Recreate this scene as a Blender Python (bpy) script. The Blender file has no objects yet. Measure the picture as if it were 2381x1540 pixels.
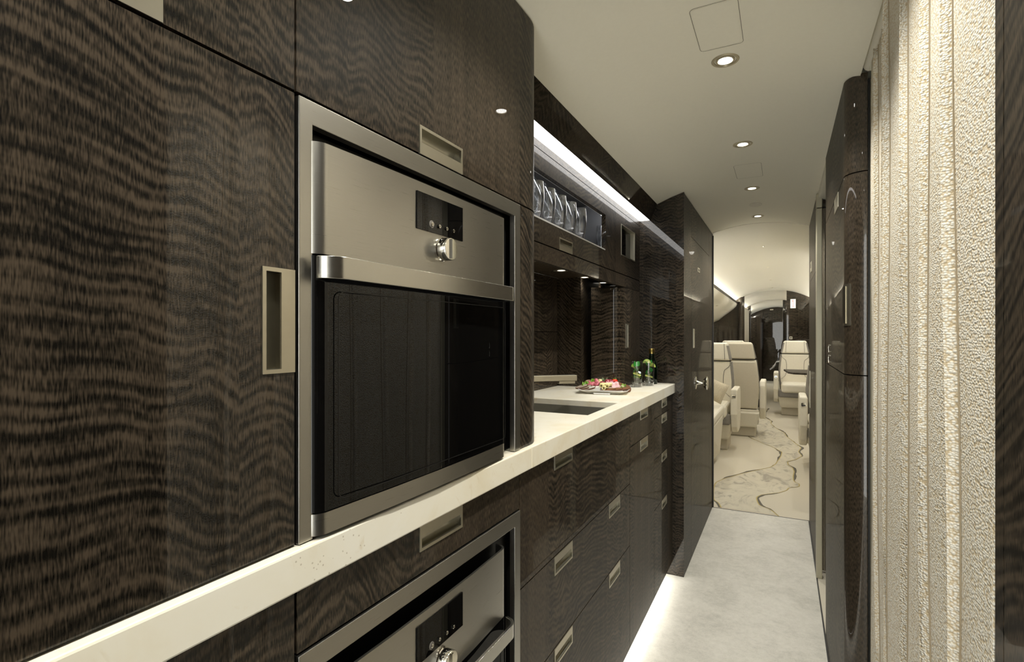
import bpy, bmesh, math, random
from mathutils import Vector, Matrix
random.seed(7)
PI = math.pi
SC = bpy.context.scene
COL = SC.collection

# ------------------------------------------------------------------ camera, world, exposure
TH = math.atan((1820 - 1190.5) / 1214.0)
cam_d = bpy.data.cameras.new('camera')
cam_d.sensor_width = 36.0
cam_d.lens = 1214.0 / 2381 * 36
cam_d.shift_y = 11.0 / 2381
cam_d.clip_start = 0.01
cam = bpy.data.objects.new('camera', cam_d)
cam.location = (0, 0, 1.2)
cam.rotation_euler = (PI / 2, 0, TH)
COL.objects.link(cam)
SC.camera = cam
W = bpy.data.worlds.new('world')
SC.world = W
W.use_nodes = True
W.node_tree.nodes['Background'].inputs[0].default_value = (.98, .98, .92, 1)
W.node_tree.nodes['Background'].inputs[1].default_value = 2.8  # fill light added through the open end behind the camera
SC.view_settings.view_transform = 'Standard'
SC.view_settings.look = 'None'
SC.view_settings.gamma = 1
SC.view_settings.exposure = 1.05
SC.view_settings.use_curve_mapping = False
CY = SC.cycles
CY.use_denoising = True
CY.max_bounces = 8
CY.diffuse_bounces = 7
CY.use_adaptive_sampling = True
CY.adaptive_threshold = .02
CY.glossy_bounces = 4
CY.transmission_bounces = 7
CY.transparent_max_bounces = 8
CY.sample_clamp_indirect = 4
CY.caustics_reflective = False
CY.caustics_refractive = False
WARM = (1.0, .965, .87)
P_DOWN = 14.0        # watts of each galley downlight
P_CABIN = 5.0      # watts of each cabin downlight
P_PIN_FILL = 10.5         # watts of each pin light added as fill in the cabin headliner
E_LED = 2.7         # emission of the counter light panel
E_KICK = 4.0       # emission of the floor light strip
E_COVE = 35.0        # emission of the cabin cove strips


# ------------------------------------------------------------------ materials
def nodes(name):
    m = bpy.data.materials.new(name)
    m.use_nodes = True
    nt = m.node_tree
    b = nt.nodes['Principled BSDF']
    return m, nt, b


class NT:
    def __init__(s, nt):
        s.nt = nt

    def n(s, typ, **kw):
        x = s.nt.nodes.new(typ)
        for k, v in kw.items():
            setattr(x, k, v)
        return x

    def set(s, inp, v):
        if isinstance(v, (int, float, tuple, list)):
            inp.default_value = v
        else:
            s.nt.links.new(v, inp)

    def m(s, op, a, b=0.0, c=0.0):
        x = s.n('ShaderNodeMath', operation=op)
        s.set(x.inputs[0], a)
        s.set(x.inputs[1], b)
        s.set(x.inputs[2], c)
        return x.outputs[0]

    def xyz(s, a, b, c=0.0):
        x = s.n('ShaderNodeCombineXYZ')
        s.set(x.inputs[0], a)
        s.set(x.inputs[1], b)
        s.set(x.inputs[2], c)
        return x.outputs[0]

    def noise(s, vec, scale=1.0, detail=2.0, rough=.5, dist=0.0):
        x = s.n('ShaderNodeTexNoise')
        s.set(x.inputs['Vector'], vec)
        s.set(x.inputs['Scale'], scale)
        x.inputs['Detail'].default_value = detail
        x.inputs['Roughness'].default_value = rough
        x.inputs['Distortion'].default_value = dist
        return x.outputs[0]

    def ramp(s, fac, stops):
        x = s.n('ShaderNodeValToRGB')
        e = x.color_ramp.elements
        while len(e) > 1:
            e.remove(e[-1])
        e[0].position = stops[0][0]
        e[0].color = (*stops[0][1], 1)
        for p, c in stops[1:]:
            q = e.new(p)
            q.color = (*c, 1)
        s.set(x.inputs[0], fac)
        return x.outputs[0]

    def mix(s, f, a, b):
        x = s.n('ShaderNodeMix', data_type='RGBA')
        s.set(x.inputs[0], f)
        s.set(x.inputs[6], (*a, 1) if isinstance(a, tuple) and len(a) == 3 else a)
        s.set(x.inputs[7], (*b, 1) if isinstance(b, tuple) and len(b) == 3 else b)
        return x.outputs[2]

    def uv(s):
        x = s.n('ShaderNodeUVMap')
        q = s.n('ShaderNodeSeparateXYZ')
        s.nt.links.new(x.outputs[0], q.inputs[0])
        return q.outputs[0], q.outputs[1]

    def bump(s, h, strength=.3, dist=.001):
        x = s.n('ShaderNodeBump')
        x.inputs['Strength'].default_value = strength
        x.inputs['Distance'].default_value = dist
        s.set(x.inputs['Height'], h)
        return x.outputs[0]


def simple(name, col, rough=.5, metal=0.0, coat=0.0, spec=.5, emit=None, estr=0.0, noise=0.0):
    m, nt, b = nodes(name)
    b.inputs['Base Color'].default_value = (*col, 1)
    b.inputs['Roughness'].default_value = rough
    b.inputs['Metallic'].default_value = metal
    b.inputs['Coat Weight'].default_value = coat
    b.inputs['Coat Roughness'].default_value = .02
    b.inputs['Specular IOR Level'].default_value = spec
    if emit:
        b.inputs['Emission Color'].default_value = (*emit, 1)
        b.inputs['Emission Strength'].default_value = estr
    if noise:
        k = NT(nt)
        g = k.n('ShaderNodeTexCoord')
        v = k.noise(g.outputs['Object'], 90, 3)
        c2 = tuple(c * (1 - noise) for c in col)
        nt.links.new(k.mix(v, c2, tuple(min(1, c * (1 + noise)) for c in col)), b.inputs['Base Color'])
    return m


def lacquer(k, b, f0=.044, f1=.085, rough=.004, power=3.0):
    """clear lacquer: a mirror layer whose share grows gently toward grazing view"""
    nt = k.nt
    lw = k.n('ShaderNodeLayerWeight')
    lw.inputs['Blend'].default_value = .5
    fac = k.m('ADD', f0, k.m('MULTIPLY', k.m('POWER', lw.outputs['Facing'], power), f1))
    gl = k.n('ShaderNodeBsdfGlossy')
    gl.inputs['Roughness'].default_value = rough
    mx = k.n('ShaderNodeMixShader')
    nt.links.new(fac, mx.inputs[0])
    nt.links.new(b.outputs[0], mx.inputs[1])
    nt.links.new(gl.outputs[0], mx.inputs[2])
    nt.links.new(mx.outputs[0], nt.nodes['Material Output'].inputs['Surface'])


def wood(name, seed=0.0, leafw=.21, coat=1.0, gain=1.0):
    m, nt, b = nodes(name)
    k = NT(nt)
    u, z = k.uv()
    u = k.m('ADD', u, 20.0 + seed)
    uw = k.m('ADD', u, k.m('MULTIPLY', k.m('SINE', k.m('MULTIPLY', u, 9.3)), .05))
    leaf = k.m('FLOOR', k.m('DIVIDE', uw, leafw))
    wn = k.n('ShaderNodeTexWhiteNoise', noise_dimensions='1D')
    k.set(wn.inputs['W'], leaf)
    r1 = wn.outputs['Value']
    wn2 = k.n('ShaderNodeTexWhiteNoise', noise_dimensions='1D')
    k.set(wn2.inputs['W'], k.m('ADD', leaf, 91.7))
    r2 = wn2.outputs['Value']
    mm = k.m('PINGPONG', uw, leafw)
    warp = k.noise(k.xyz(k.m('MULTIPLY', mm, 5.0), k.m('MULTIPLY', z, 2.2), leaf), 1.0, 2)
    warp = k.m('MULTIPLY', k.m('SUBTRACT', warp, .5), .16)
    slope = k.m('SUBTRACT', k.m('MULTIPLY', r1, 1.1), .25)
    q = k.m('ADD', k.m('ADD', z, k.m('MULTIPLY', slope, mm)), warp)
    n1 = k.noise(k.xyz(k.m('MULTIPLY', mm, 15.0), k.m('MULTIPLY', q, 84.0), k.m('MULTIPLY', leaf, 5.3)), 1.0, 2, .55)
    lowf = k.noise(k.xyz(k.m('MULTIPLY', mm, 22.0), k.m('MULTIPLY', q, 15.0), leaf), 1.0, 1)
    sn = k.m('SINE', k.m('ADD', k.m('MULTIPLY', q, 2 * PI / .0155), k.m('MULTIPLY', lowf, 11.0)))
    sn = k.m('ADD', k.m('MULTIPLY', sn, .5), .5)
    fig = k.m('ADD', k.m('MULTIPLY', sn, .27), k.m('MULTIPLY', n1, 1.0))      # ~0..1.1
    straight = k.m('MULTIPLY', k.m('GREATER_THAN', r2, .74), .72)
    fig = k.m('ADD', k.m('MULTIPLY', fig, k.m('SUBTRACT', 1.0, straight)), k.m('MULTIPLY', straight, .66))
    fib = k.noise(k.xyz(k.m('MULTIPLY', u, 760.0), k.m('MULTIPLY', z, 95.0), 0.0), 1.0, 1)
    streak = k.noise(k.xyz(k.m('MULTIPLY', u, 55.0), k.m('MULTIPLY', z, 1.3), seed), 1.0, 3)
    val = k.m('ADD', fig, k.m('MULTIPLY', k.m('SUBTRACT', fib, .5), 1.25))
    val = k.m('ADD', val, k.m('MULTIPLY', k.m('SUBTRACT', streak, .5), .42))
    val = k.m('ADD', val, k.m('MULTIPLY', k.m('SUBTRACT', r2, .5), .12))
    g = gain
    col = k.ramp(val, [(.16, (.0055 * g, .0048 * g, .0035 * g)), (.42, (.018 * g, .0145 * g, .0098 * g)),
                       (.64, (.056 * g, .0425 * g, .029 * g)), (.95, (.125 * g, .094 * g, .063 * g))])
    nt.links.new(col, b.inputs['Base Color'])
    b.inputs['Roughness'].default_value = .5
    b.inputs['Specular IOR Level'].default_value = .08
    lacquer(k, b)
    return m


def brushed(name, col, rough=.3, along='u', amt=.07):
    m, nt, b = nodes(name)
    k = NT(nt)
    u, v = k.uv()
    a, c = (u, v) if along == 'u' else (v, u)
    n = k.noise(k.xyz(k.m('MULTIPLY', a, 22.0), k.m('MULTIPLY', c, 2600.0), 0.0), 1.0, 1)
    nt.links.new(k.m('ADD', rough, k.m('MULTIPLY', k.m('SUBTRACT', n, .5), amt * 1.5)), b.inputs['Roughness'])
    nt.links.new(k.mix(n, tuple(x * (1 - amt) for x in col), tuple(min(1, x * (1 + amt)) for x in col)), b.inputs['Base Color'])
    b.inputs['Metallic'].default_value = 1.0
    nt.links.new(k.bump(n, .05, .0003), b.inputs['Normal'])
    return m


def onyx():
    m, nt, b = nodes('cream onyx')
    k = NT(nt)
    g = k.n('ShaderNodeTexCoord').outputs['Object']
    n1 = k.noise(g, 5.0, 5, .6, .7)
    n2 = k.noise(g, 17.0, 4, .6, 1.2)
    base = k.ramp(n1, [(.3, (.86, .78, .60)), (.5, (.92, .875, .745)), (.7, (.94, .91, .81))])
    vein = k.ramp(n2, [(.60, (0, 0, 0)), (.72, (1, 1, 1))])
    c = k.mix(k.m('MULTIPLY', vein, .38), base, (.66, .52, .30))
    vo = k.n('ShaderNodeTexVoronoi', feature='F1')
    k.set(vo.inputs['Vector'], g)
    vo.inputs['Scale'].default_value = 170.0
    pits = k.m('LESS_THAN', vo.outputs['Distance'], .2)
    zone = k.m('MULTIPLY', k.m('GREATER_THAN', k.noise(g, 5.5, 2), .63), k.m('GREATER_THAN', k.noise(g, 60.0, 2), .52))
    c = k.mix(k.m('MULTIPLY', k.m('MULTIPLY', pits, zone), .55), c, (.40, .33, .22))
    nt.links.new(c, b.inputs['Base Color'])
    b.inputs['Roughness'].default_value = .28
    b.inputs['Specular IOR Level'].default_value = .45
    return m


def curtain_mat():
    m, nt, b = nodes('cream pebbled curtain cloth')
    k = NT(nt)
    u, v = k.uv()
    jit = k.noise(k.xyz(k.m('MULTIPLY', u, 70.0), k.m('MULTIPLY', v, 110.0), 0.0), 1.0, 1)
    vec = k.xyz(k.m('MULTIPLY', u, 290.0), k.m('ADD', k.m('MULTIPLY', v, 330.0), jit), 0.0)
    vo = k.n('ShaderNodeTexVoronoi', feature='SMOOTH_F1')
    k.set(vo.inputs['Vector'], vec)
    vo.inputs['Scale'].default_value = 1.0
    vo.inputs['Smoothness'].default_value = .25
    vo.inputs['Randomness'].default_value = .7
    d = vo.outputs['Distance']
    c = k.ramp(d, [(.36, (.75, .725, .655)), (.52, (.69, .645, .55)), (.64, (.62, .53, .38)), (.78, (.52, .42, .27))])
    nt.links.new(c, b.inputs['Base Color'])
    b.inputs['Roughness'].default_value = .55
    nt.links.new(k.bump(k.m('SUBTRACT', 1.0, d), .6, .003), b.inputs['Normal'])
    return m


def floor_mat():
    m, nt, b = nodes('pale grey mottled stone floor')
    k = NT(nt)
    g = k.n('ShaderNodeTexCoord').outputs['Object']
    n1 = k.noise(g, 6.0, 6, .65, .5)
    n2 = k.noise(g, 46.0, 4, .7)
    n3 = k.noise(g, 240.0, 2, .6)
    f = k.m('ADD', k.m('ADD', k.m('MULTIPLY', n1, .5), k.m('MULTIPLY', n2, .35)), k.m('MULTIPLY', n3, .2))
    c = k.ramp(f, [(.36, (.39, .38, .335)), (.52, (.53, .51, .455)), (.68, (.62, .60, .54))])
    nt.links.new(c, b.inputs['Base Color'])
    b.inputs['Roughness'].default_value = .45
    return m


def carpet_mat(name, c1, c2, swirl=False):
    m, nt, b = nodes(name)
    k = NT(nt)
    g = k.n('ShaderNodeTexCoord').outputs['Object']
    if swirl:
        mp = k.n('ShaderNodeMapping')
        mp.inputs['Scale'].default_value = (7.0, 3.2, 1.0)
        nt.links.new(g, mp.inputs[0])
        n = k.noise(mp.outputs[0], 1.0, 5, .6, 2.2)
        c = k.ramp(n, [(.36, c2), (.44, tuple(.55 * a + .45 * q for a, q in zip(c1, c2))), (.49, tuple(.85 * a + .15 * q for a, q in zip(c1, c2))), (.62, c1)])
    else:
        n = k.noise(g, 260.0, 2)
        c = k.mix(n, c2, c1)
    nt.links.new(c, b.inputs['Base Color'])
    b.inputs['Roughness'].default_value = .95
    b.inputs['Specular IOR Level'].default_value = .1
    nt.links.new(k.bump(k.noise(g, 420.0, 1), .25, .002), b.inputs['Normal'])
    return m


def glass(name, col=(1, 1, 1), rough=0.0, ior=1.45):
    m, nt, b = nodes(name)
    b.inputs['Base Color'].default_value = (*col, 1)
    b.inputs['Transmission Weight'].default_value = 1.0
    b.inputs['Roughness'].default_value = rough
    b.inputs['IOR'].default_value = ior
    return m


def leather(name, col):
    m, nt, b = nodes(name)
    k = NT(nt)
    g = k.n('ShaderNodeTexCoord').outputs['Object']
    n = k.noise(g, 60.0, 3)
    nt.links.new(k.mix(n, tuple(c * .94 for c in col), tuple(min(1, c * 1.05) for c in col)), b.inputs['Base Color'])
    b.inputs['Roughness'].default_value = .5
    b.inputs['Specular IOR Level'].default_value = .3
    return m


def bread_mat(name, crumb, crust):
    m, nt, b = nodes(name)
    k = NT(nt)
    g = k.n('ShaderNodeTexCoord').outputs['Object']
    n = k.noise(g, 300.0, 3)
    nt.links.new(k.mix(n, crumb, crust), b.inputs['Base Color'])
    b.inputs['Roughness'].default_value = .8
    return m


M = {}
M['wood'] = wood('figured dark veneer', 0.0, gain=.54)
M['wood_b'] = wood('figured dark veneer of the base units', 3.37, gain=.62)
M['wood_c'] = wood('figured dark veneer of the end unit', 7.91, gain=.52)
M['wood_d'] = wood('figured dark veneer of the niche', 11.13, gain=.70)
M['wood_r'] = wood('figured dark veneer of the right wall', 15.03, .13, gain=.52)
M['carcass'] = simple('black cabinet interior', (.006, .0055, .005), .6)
M['black'] = simple('black enamel', (.004, .004, .004), .35)
M['steel'] = brushed('brushed stainless steel', (.44, .425, .385), .30)
M['steel_v'] = brushed('brushed stainless steel handle', (.52, .505, .46), .24)
M['nickel'] = simple('satin nickel', (.60, .56, .45), .34, 1.0, noise=.04)
M['cup'] = simple('dark satin nickel recess', (.42, .40, .33), .30, 1.0, noise=.08)
M['chrome'] = simple('polished chrome', (.80, .78, .72), .06, 1.0)
M['bglass'] = simple('black oven glass', (.0025, .0025, .0025), .3, spec=.0)
lacquer(NT(M['bglass'].node_tree), M['bglass'].node_tree.nodes['Principled BSDF'], .048, .09, .008)
M['onyx'] = onyx()
M['ceil'] = simple('matt cream ceiling panel', (.88, .86, .76), .75, spec=.2, noise=.02)
M['ceil2'] = simple('cream cabin headliner', (.80, .775, .69), .75, spec=.2, noise=.02)
M['groove'] = simple('dark panel joint', (.16, .15, .12), .8)
M['curtain'] = curtain_mat()
M['floor'] = floor_mat()
M['carpet'] = carpet_mat('cream carpet', (.61, .565, .465), (.53, .485, .395))
M['river'] = carpet_mat('grey swirled carpet inlay', (.57, .53, .43), (.36, .33, .275), True)
M['river_edge'] = carpet_mat('dark grey carpet outline', (.17, .155, .13), (.12, .11, .09))
M['river_gold'] = carpet_mat('gold carpet outline', (.50, .41, .19), (.42, .34, .15))
M['lens'] = simple('glowing lamp lens', (1, 1, 1), .4, emit=(1, .98, .93), estr=9.0)
M['lens_dim'] = simple('dim glowing lamp lens', (1, 1, 1), .4, emit=(1, .95, .82), estr=2.2)
M['led'] = simple('white light panel', (1, 1, 1), .4, emit=(1, .985, .96), estr=E_LED)
M['kick'] = simple('white light strip', (1, 1, 1), .4, emit=(1, .97, .9), estr=E_KICK)
M['cove'] = simple('cove light strip', (1, 1, 1), .4, emit=(1, .965, .88), estr=E_COVE)
M['trimring'] = simple('beige lamp trim', (.50, .45, .33), .4, .6)
M['beige_metal'] = simple('beige painted metal', (.47, .44, .33), .38, .25, noise=.03)
M['cream_panel'] = simple('cream satin wall panel', (.84, .81, .72), .55, noise=.02)
M['leather'] = leather('cream leather', (.68, .64, .54))
M['leather_d'] = leather('taupe leather', (.52, .475, .38))
M['greytrim'] = simple('grey woven seat trim', (.19, .175, .155), .8, noise=.2)
M['seam'] = simple('dark seam', (.035, .03, .025), .7)
def thin_glass(name, tint, f0=.09, f1=.85, power=1.5):
    m, nt, b = nodes(name)
    k = NT(nt)
    lw = k.n('ShaderNodeLayerWeight')
    lw.inputs['Blend'].default_value = .5
    fac = k.m('ADD', f0, k.m('MULTIPLY', k.m('POWER', lw.outputs['Facing'], power), f1))
    tr = k.n('ShaderNodeBsdfTransparent')
    tr.inputs['Color'].default_value = (*tint, 1)
    gl = k.n('ShaderNodeBsdfGlossy')
    gl.inputs['Roughness'].default_value = .05
    mx = k.n('ShaderNodeMixShader')
    nt.links.new(fac, mx.inputs[0])
    nt.links.new(tr.outputs[0], mx.inputs[1])
    nt.links.new(gl.outputs[0], mx.inputs[2])
    nt.links.new(mx.outputs[0], nt.nodes['Material Output'].inputs['Surface'])
    return m


M['glass'] = thin_glass('clear glass', (.97, .98, .97))
M['stitch_shade'] = simple('tan stitching and crease shade', (.33, .27, .18), .8)
M['glass_lit'] = thin_glass('clear glass in the lit display', (.97, .98, .99), .07, 1.1, 1.5)
M['glass_base'] = glass('thick glass base', (1, 1, 1))
M['green_glass'] = glass('green bottle glass', (.03, .16, .06))
M['liquid'] = thin_glass('clear drink', (.97, .99, .96), .02, .25)
M['ice'] = glass('ice', (.96, .98, .98), .12, 1.31)
M['mirror'] = simple('mirror back', (.62, .62, .62), .03, 1.0)
M['gold'] = simple('gold foil cap', (.75, .56, .20), .28, 1.0)
M['porcelain'] = simple('white porcelain', (.83, .83, .85), .15, coat=.6)
M['bread'] = bread_mat('pale bread crumb', (.60, .47, .32), (.42, .29, .17))
M['bread_g'] = bread_mat('grey bread crumb', (.50, .42, .34), (.36, .28, .21))
M['rye'] = bread_mat('dark rye crumb', (.24, .105, .032), (.13, .05, .016))
M['crust'] = simple('bread crust', (.12, .048, .022), .75, noise=.3)
M['ham'] = simple('rose ham', (.62, .16, .20), .35, noise=.25)
M['salami'] = simple('dark red cured meat', (.36, .035, .055), .35, noise=.5)
M['pale_ham'] = simple('pale pink ham', (.78, .48, .50), .38, noise=.15)
M['cheese'] = simple('pale yellow cheese', (.80, .72, .36), .45, noise=.08)
M['brie'] = simple('white soft cheese', (.76, .75, .70), .5, noise=.06)
M['tomato'] = simple('red tomato skin', (.72, .035, .012), .15, coat=.5)
M['lettuce'] = simple('green lettuce leaf', (.20, .42, .04), .45, noise=.4)
M['rosemary'] = simple('grey green rosemary', (.26, .36, .19), .6)
M['mint'] = simple('bright green mint leaf', (.04, .42, .06), .4, noise=.4)
M['lime'] = simple('lime flesh', (.62, .66, .18), .35, noise=.2)
M['limerind'] = simple('lime rind', (.25, .46, .06), .4)
M['cloth'] = simple('white table linen', (.80, .81, .86), .8)
M['pillow'] = simple('patterned beige cushion cloth', (.52, .46, .34), .85, noise=.35)
M['sign_w'] = simple('white sign face', (.80, .79, .77), .4, emit=(1, .97, .93), estr=.35)
M['sign_r'] = simple('red sign lettering', (.50, .05, .05), .5)
M['hatch'] = M['ceil']


# ------------------------------------------------------------------ geometry helpers
class G:
    def __init__(s):
        s.bm = bmesh.new()

    def f(s, pts, mat=0, smooth=False):
        vs = [s.bm.verts.new(p) for p in pts]
        try:
            q = s.bm.faces.new(vs)
        except ValueError:
            return None
        q.material_index = mat
        return q

    def mesh(s, verts, faces, mat=0):
        vs = [s.bm.verts.new(p) for p in verts]
        for fc in faces:
            try:
                q = s.bm.faces.new([vs[i] for i in fc])
                q.material_index = mat
            except ValueError:
                pass
        return vs

    def box(s, x0, x1, y0, y1, z0, z1, mat=0):
        v = [(x, y, z) for x in (x0, x1) for y in (y0, y1) for z in (z0, z1)]
        s.mesh(v, [(0, 1, 3, 2), (4, 6, 7, 5), (0, 4, 5, 1), (2, 3, 7, 6), (0, 2, 6, 4), (1, 5, 7, 3)], mat)

    def prism(s, poly, axis, a, b, mat=0):
        """poly: 2D points; axis z: (x,y); y: (x,z); x: (y,z)"""
        def mk(p, t):
            return {'z': (p[0], p[1], t), 'y': (p[0], t, p[1]), 'x': (t, p[0], p[1])}[axis]
        n = len(poly)
        v = [mk(p, a) for p in poly] + [mk(p, b) for p in poly]
        fs = [tuple(range(n)), tuple(range(2 * n - 1, n - 1, -1))]
        fs += [(i, (i + 1) % n, n + (i + 1) % n, n + i) for i in range(n)]
        s.mesh(v, fs, mat)

    def strip(s, path, th, z0, z1, mat=0):
        """thick vertical wall along a plan path; th is the offset to the left of travel"""
        off = []
        n = len(path)
        for i, p in enumerate(path):
            a = Vector(path[max(i - 1, 0)])
            b = Vector(path[min(i + 1, n - 1)])
            d = (b - a).normalized()
            off.append((p[0] - d.y * th, p[1] + d.x * th))
        v = []
        for p, q in zip(path, off):
            v += [(p[0], p[1], z0), (p[0], p[1], z1), (q[0], q[1], z0), (q[0], q[1], z1)]
        fs = [(0, 1, 3, 2), (4 * n - 4, 4 * n - 2, 4 * n - 1, 4 * n - 3)]
        for i in range(n - 1):
            k, j = 4 * i, 4 * i + 4
            fs += [(k, j, j + 1, k + 1), (k + 2, k + 3, j + 3, j + 2), (k + 1, j + 1, j + 3, k + 3), (k, k + 2, j + 2, j)]
        s.mesh(v, fs, mat)

    def lathe(s, prof, o=(0, 0, 0), axis=(0, 0, 1), seg=24, mat=0, caps=True):
        """prof: (radius, height)"""
        rot = Vector((0, 0, 1)).rotation_difference(Vector(axis)).to_matrix()
        o = Vector(o)
        v = []
        for r, h in prof:
            for i in range(seg):
                t = 2 * PI * i / seg
                v.append(o + rot @ Vector((r * math.cos(t), r * math.sin(t), h)))
        fs = []
        for j in range(len(prof) - 1):
            for i in range(seg):
                a, b = j * seg + i, j * seg + (i + 1) % seg
                fs.append((a, b, b + seg, a + seg))
        if caps:
            if prof[0][0] > 1e-6:
                fs.append(tuple(range(seg - 1, -1, -1)))
            if prof[-1][0] > 1e-6:
                k = (len(prof) - 1) * seg
                fs.append(tuple(range(k, k + seg)))
        s.mesh(v, fs, mat)

    def tube(s, pts, r, seg=8, mat=0, close=True):
        pts = [Vector(p) for p in pts]
        v = []
        for i, p in enumerate(pts):
            d = (pts[min(i + 1, len(pts) - 1)] - pts[max(i - 1, 0)]).normalized()
            a = d.orthogonal().normalized()
            b = d.cross(a)
            rr = r[i] if isinstance(r, (list, tuple)) else r
            for j in range(seg):
                t = 2 * PI * j / seg
                v.append(p + a * (rr * math.cos(t)) + b * (rr * math.sin(t)))
        fs = []
        for i in range(len(pts) - 1):
            for j in range(seg):
                q, w = i * seg + j, i * seg + (j + 1) % seg
                fs.append((q, w, w + seg, q + seg))
        fs.append(tuple(range(seg - 1, -1, -1)))
        k = (len(pts) - 1) * seg
        fs.append(tuple(range(k, k + seg)))
        s.mesh(v, fs, mat)

    def plate(s, mp, a0, a1, b0, b1, d0, d1, holes=(), mat=0):
        """slab in (a,b) with rectangular holes; front at depth d1, back at d0; mp(a,b,d)->xyz"""
        A = sorted({a0, a1, *[h[0] for h in holes], *[h[1] for h in holes]})
        B = sorted({b0, b1, *[h[2] for h in holes], *[h[3] for h in holes]})
        A = [a for a in A if a0 - 1e-9 <= a <= a1 + 1e-9]
        B = [b for b in B if b0 - 1e-9 <= b <= b1 + 1e-9]

        def solid(i, j):
            if i < 0 or j < 0 or i >= len(A) - 1 or j >= len(B) - 1:
                return False
            x, y = (A[i] + A[i + 1]) / 2, (B[j] + B[j + 1]) / 2
            return not any(h[0] < x < h[1] and h[2] < y < h[3] for h in holes)
        V = {}

        def vt(i, j, d):
            if (i, j, d) not in V:
                V[(i, j, d)] = s.bm.verts.new(mp(A[i], B[j], d))
            return V[(i, j, d)]

        def fc(l):
            try:
                q = s.bm.faces.new(l)
                q.material_index = mat
            except ValueError:
                pass
        for i in range(len(A) - 1):
            for j in range(len(B) - 1):
                if not solid(i, j):
                    continue
                for d in (d0, d1):
                    fc([vt(i, j, d), vt(i + 1, j, d), vt(i + 1, j + 1, d), vt(i, j + 1, d)])
                if not solid(i - 1, j):
                    fc([vt(i, j, d0), vt(i, j + 1, d0), vt(i, j + 1, d1), vt(i, j, d1)])
                if not solid(i + 1, j):
                    fc([vt(i + 1, j, d0), vt(i + 1, j + 1, d0), vt(i + 1, j + 1, d1), vt(i + 1, j, d1)])
                if not solid(i, j - 1):
                    fc([vt(i, j, d0), vt(i + 1, j, d0), vt(i + 1, j, d1), vt(i, j, d1)])
                if not solid(i, j + 1):
                    fc([vt(i, j + 1, d0), vt(i + 1, j + 1, d0), vt(i + 1, j + 1, d1), vt(i, j + 1, d1)])

    def grid(s, pts, mat=0, closed=False):
        """pts: rows of points"""
        R, Cn = len(pts), len(pts[0])
        v = [p for row in pts for p in row]
        fs = []
        for i in range(R - 1):
            for j in range(Cn - (0 if closed else 1)):
                j2 = (j + 1) % Cn
                fs.append((i * Cn + j, i * Cn + j2, (i + 1) * Cn + j2, (i + 1) * Cn + j))
        s.mesh(v, fs, mat)

    def build(s, name, mats, parent=None, bevel=0.0, seg=2, smooth=None, uvmode=True, solid=0.0):
        bm = s.bm
        bmesh.ops.recalc_face_normals(bm, faces=bm.faces[:])
        if uvmode is True:
            uvl = bm.loops.layers.uv.new('UVMap')
            bm.normal_update()
            for fce in bm.faces:
                n = fce.normal
                flat = abs(n.z) > .8
                for l in fce.loops:
                    c = l.vert.co
                    l[uvl].uv = (c.y, c.x) if flat else (c.y - c.x, c.z)
        me = bpy.data.meshes.new(name)
        if parent is None:
            xs = [v.co for v in bm.verts]
            lo = Vector((min(v.x for v in xs), min(v.y for v in xs), min(v.z for v in xs)))
            hi = Vector((max(v.x for v in xs), max(v.y for v in xs), max(v.z for v in xs)))
            loc = Vector(((lo.x + hi.x) / 2, (lo.y + hi.y) / 2, lo.z))
            off = loc
        else:
            off = Vector((0, 0, 0))
            p = parent
            while p:
                off += p.location
                p = p.parent
            loc = Vector((0, 0, 0))
        for v in bm.verts:
            v.co -= off
        bm.to_mesh(me)
        bm.free()
        for mt in (mats if isinstance(mats, (list, tuple)) else [mats]):
            me.materials.append(M[mt] if isinstance(mt, str) else mt)
        if smooth:
            me.shade_smooth()
            me.set_sharp_from_angle(angle=math.radians(smooth))
        o = bpy.data.objects.new(name, me)
        o.location = loc
        COL.objects.link(o)
        if parent:
            o.parent = parent
        if solid:
            q = o.modifiers.new('thickness', 'SOLIDIFY')
            q.thickness = solid
            q.offset = 0
        if bevel:
            q = o.modifiers.new('bevel', 'BEVEL')
            q.width = bevel
            q.segments = seg
            q.limit_method = 'ANGLE'
            q.angle_limit = math.radians(35)
        return o


def tag(o, label=None, cat=None, group=None, kind=None):
    if label:
        o['label'] = label
    if cat:
        o['category'] = cat
    if group:
        o['group'] = group
    if kind:
        o['kind'] = kind
    return o


def thing(name, loc, label, cat, group=None):
    o = bpy.data.objects.new(name, None)
    o.empty_display_size = .05
    o.location = loc
    COL.objects.link(o)
    return tag(o, label, cat, group)


def dup(o, loc=None, rot=None, label=None, parent=None, scale=None):
    c = o.copy()
    COL.objects.link(c)
    if parent:
        c.parent = parent
    if loc is not None:
        c.location = loc
    if rot is not None:
        c.rotation_euler = rot
    if scale is not None:
        c.scale = scale
    if label:
        c['label'] = label
    for ch in list(o.children):
        dup(ch, parent=c)
    return c


def struct(name, g, mats, label=None, **kw):
    o = g.build(name, mats, **kw)
    o['kind'] = 'structure'
    if label:
        o['label'] = label
    return o


def arc(cx, cy, r, a0, a1, n=8):
    return [(cx + r * math.cos(math.radians(a0 + (a1 - a0) * i / n)), cy + r * math.sin(math.radians(a0 + (a1 - a0) * i / n))) for i in range(n + 1)]


def XP(x):      # surface facing +x at x
    return lambda a, b, d: (x + d, a, b)


def XN(x):      # surface facing -x at x
    return lambda a, b, d: (x - d, a, b)


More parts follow.
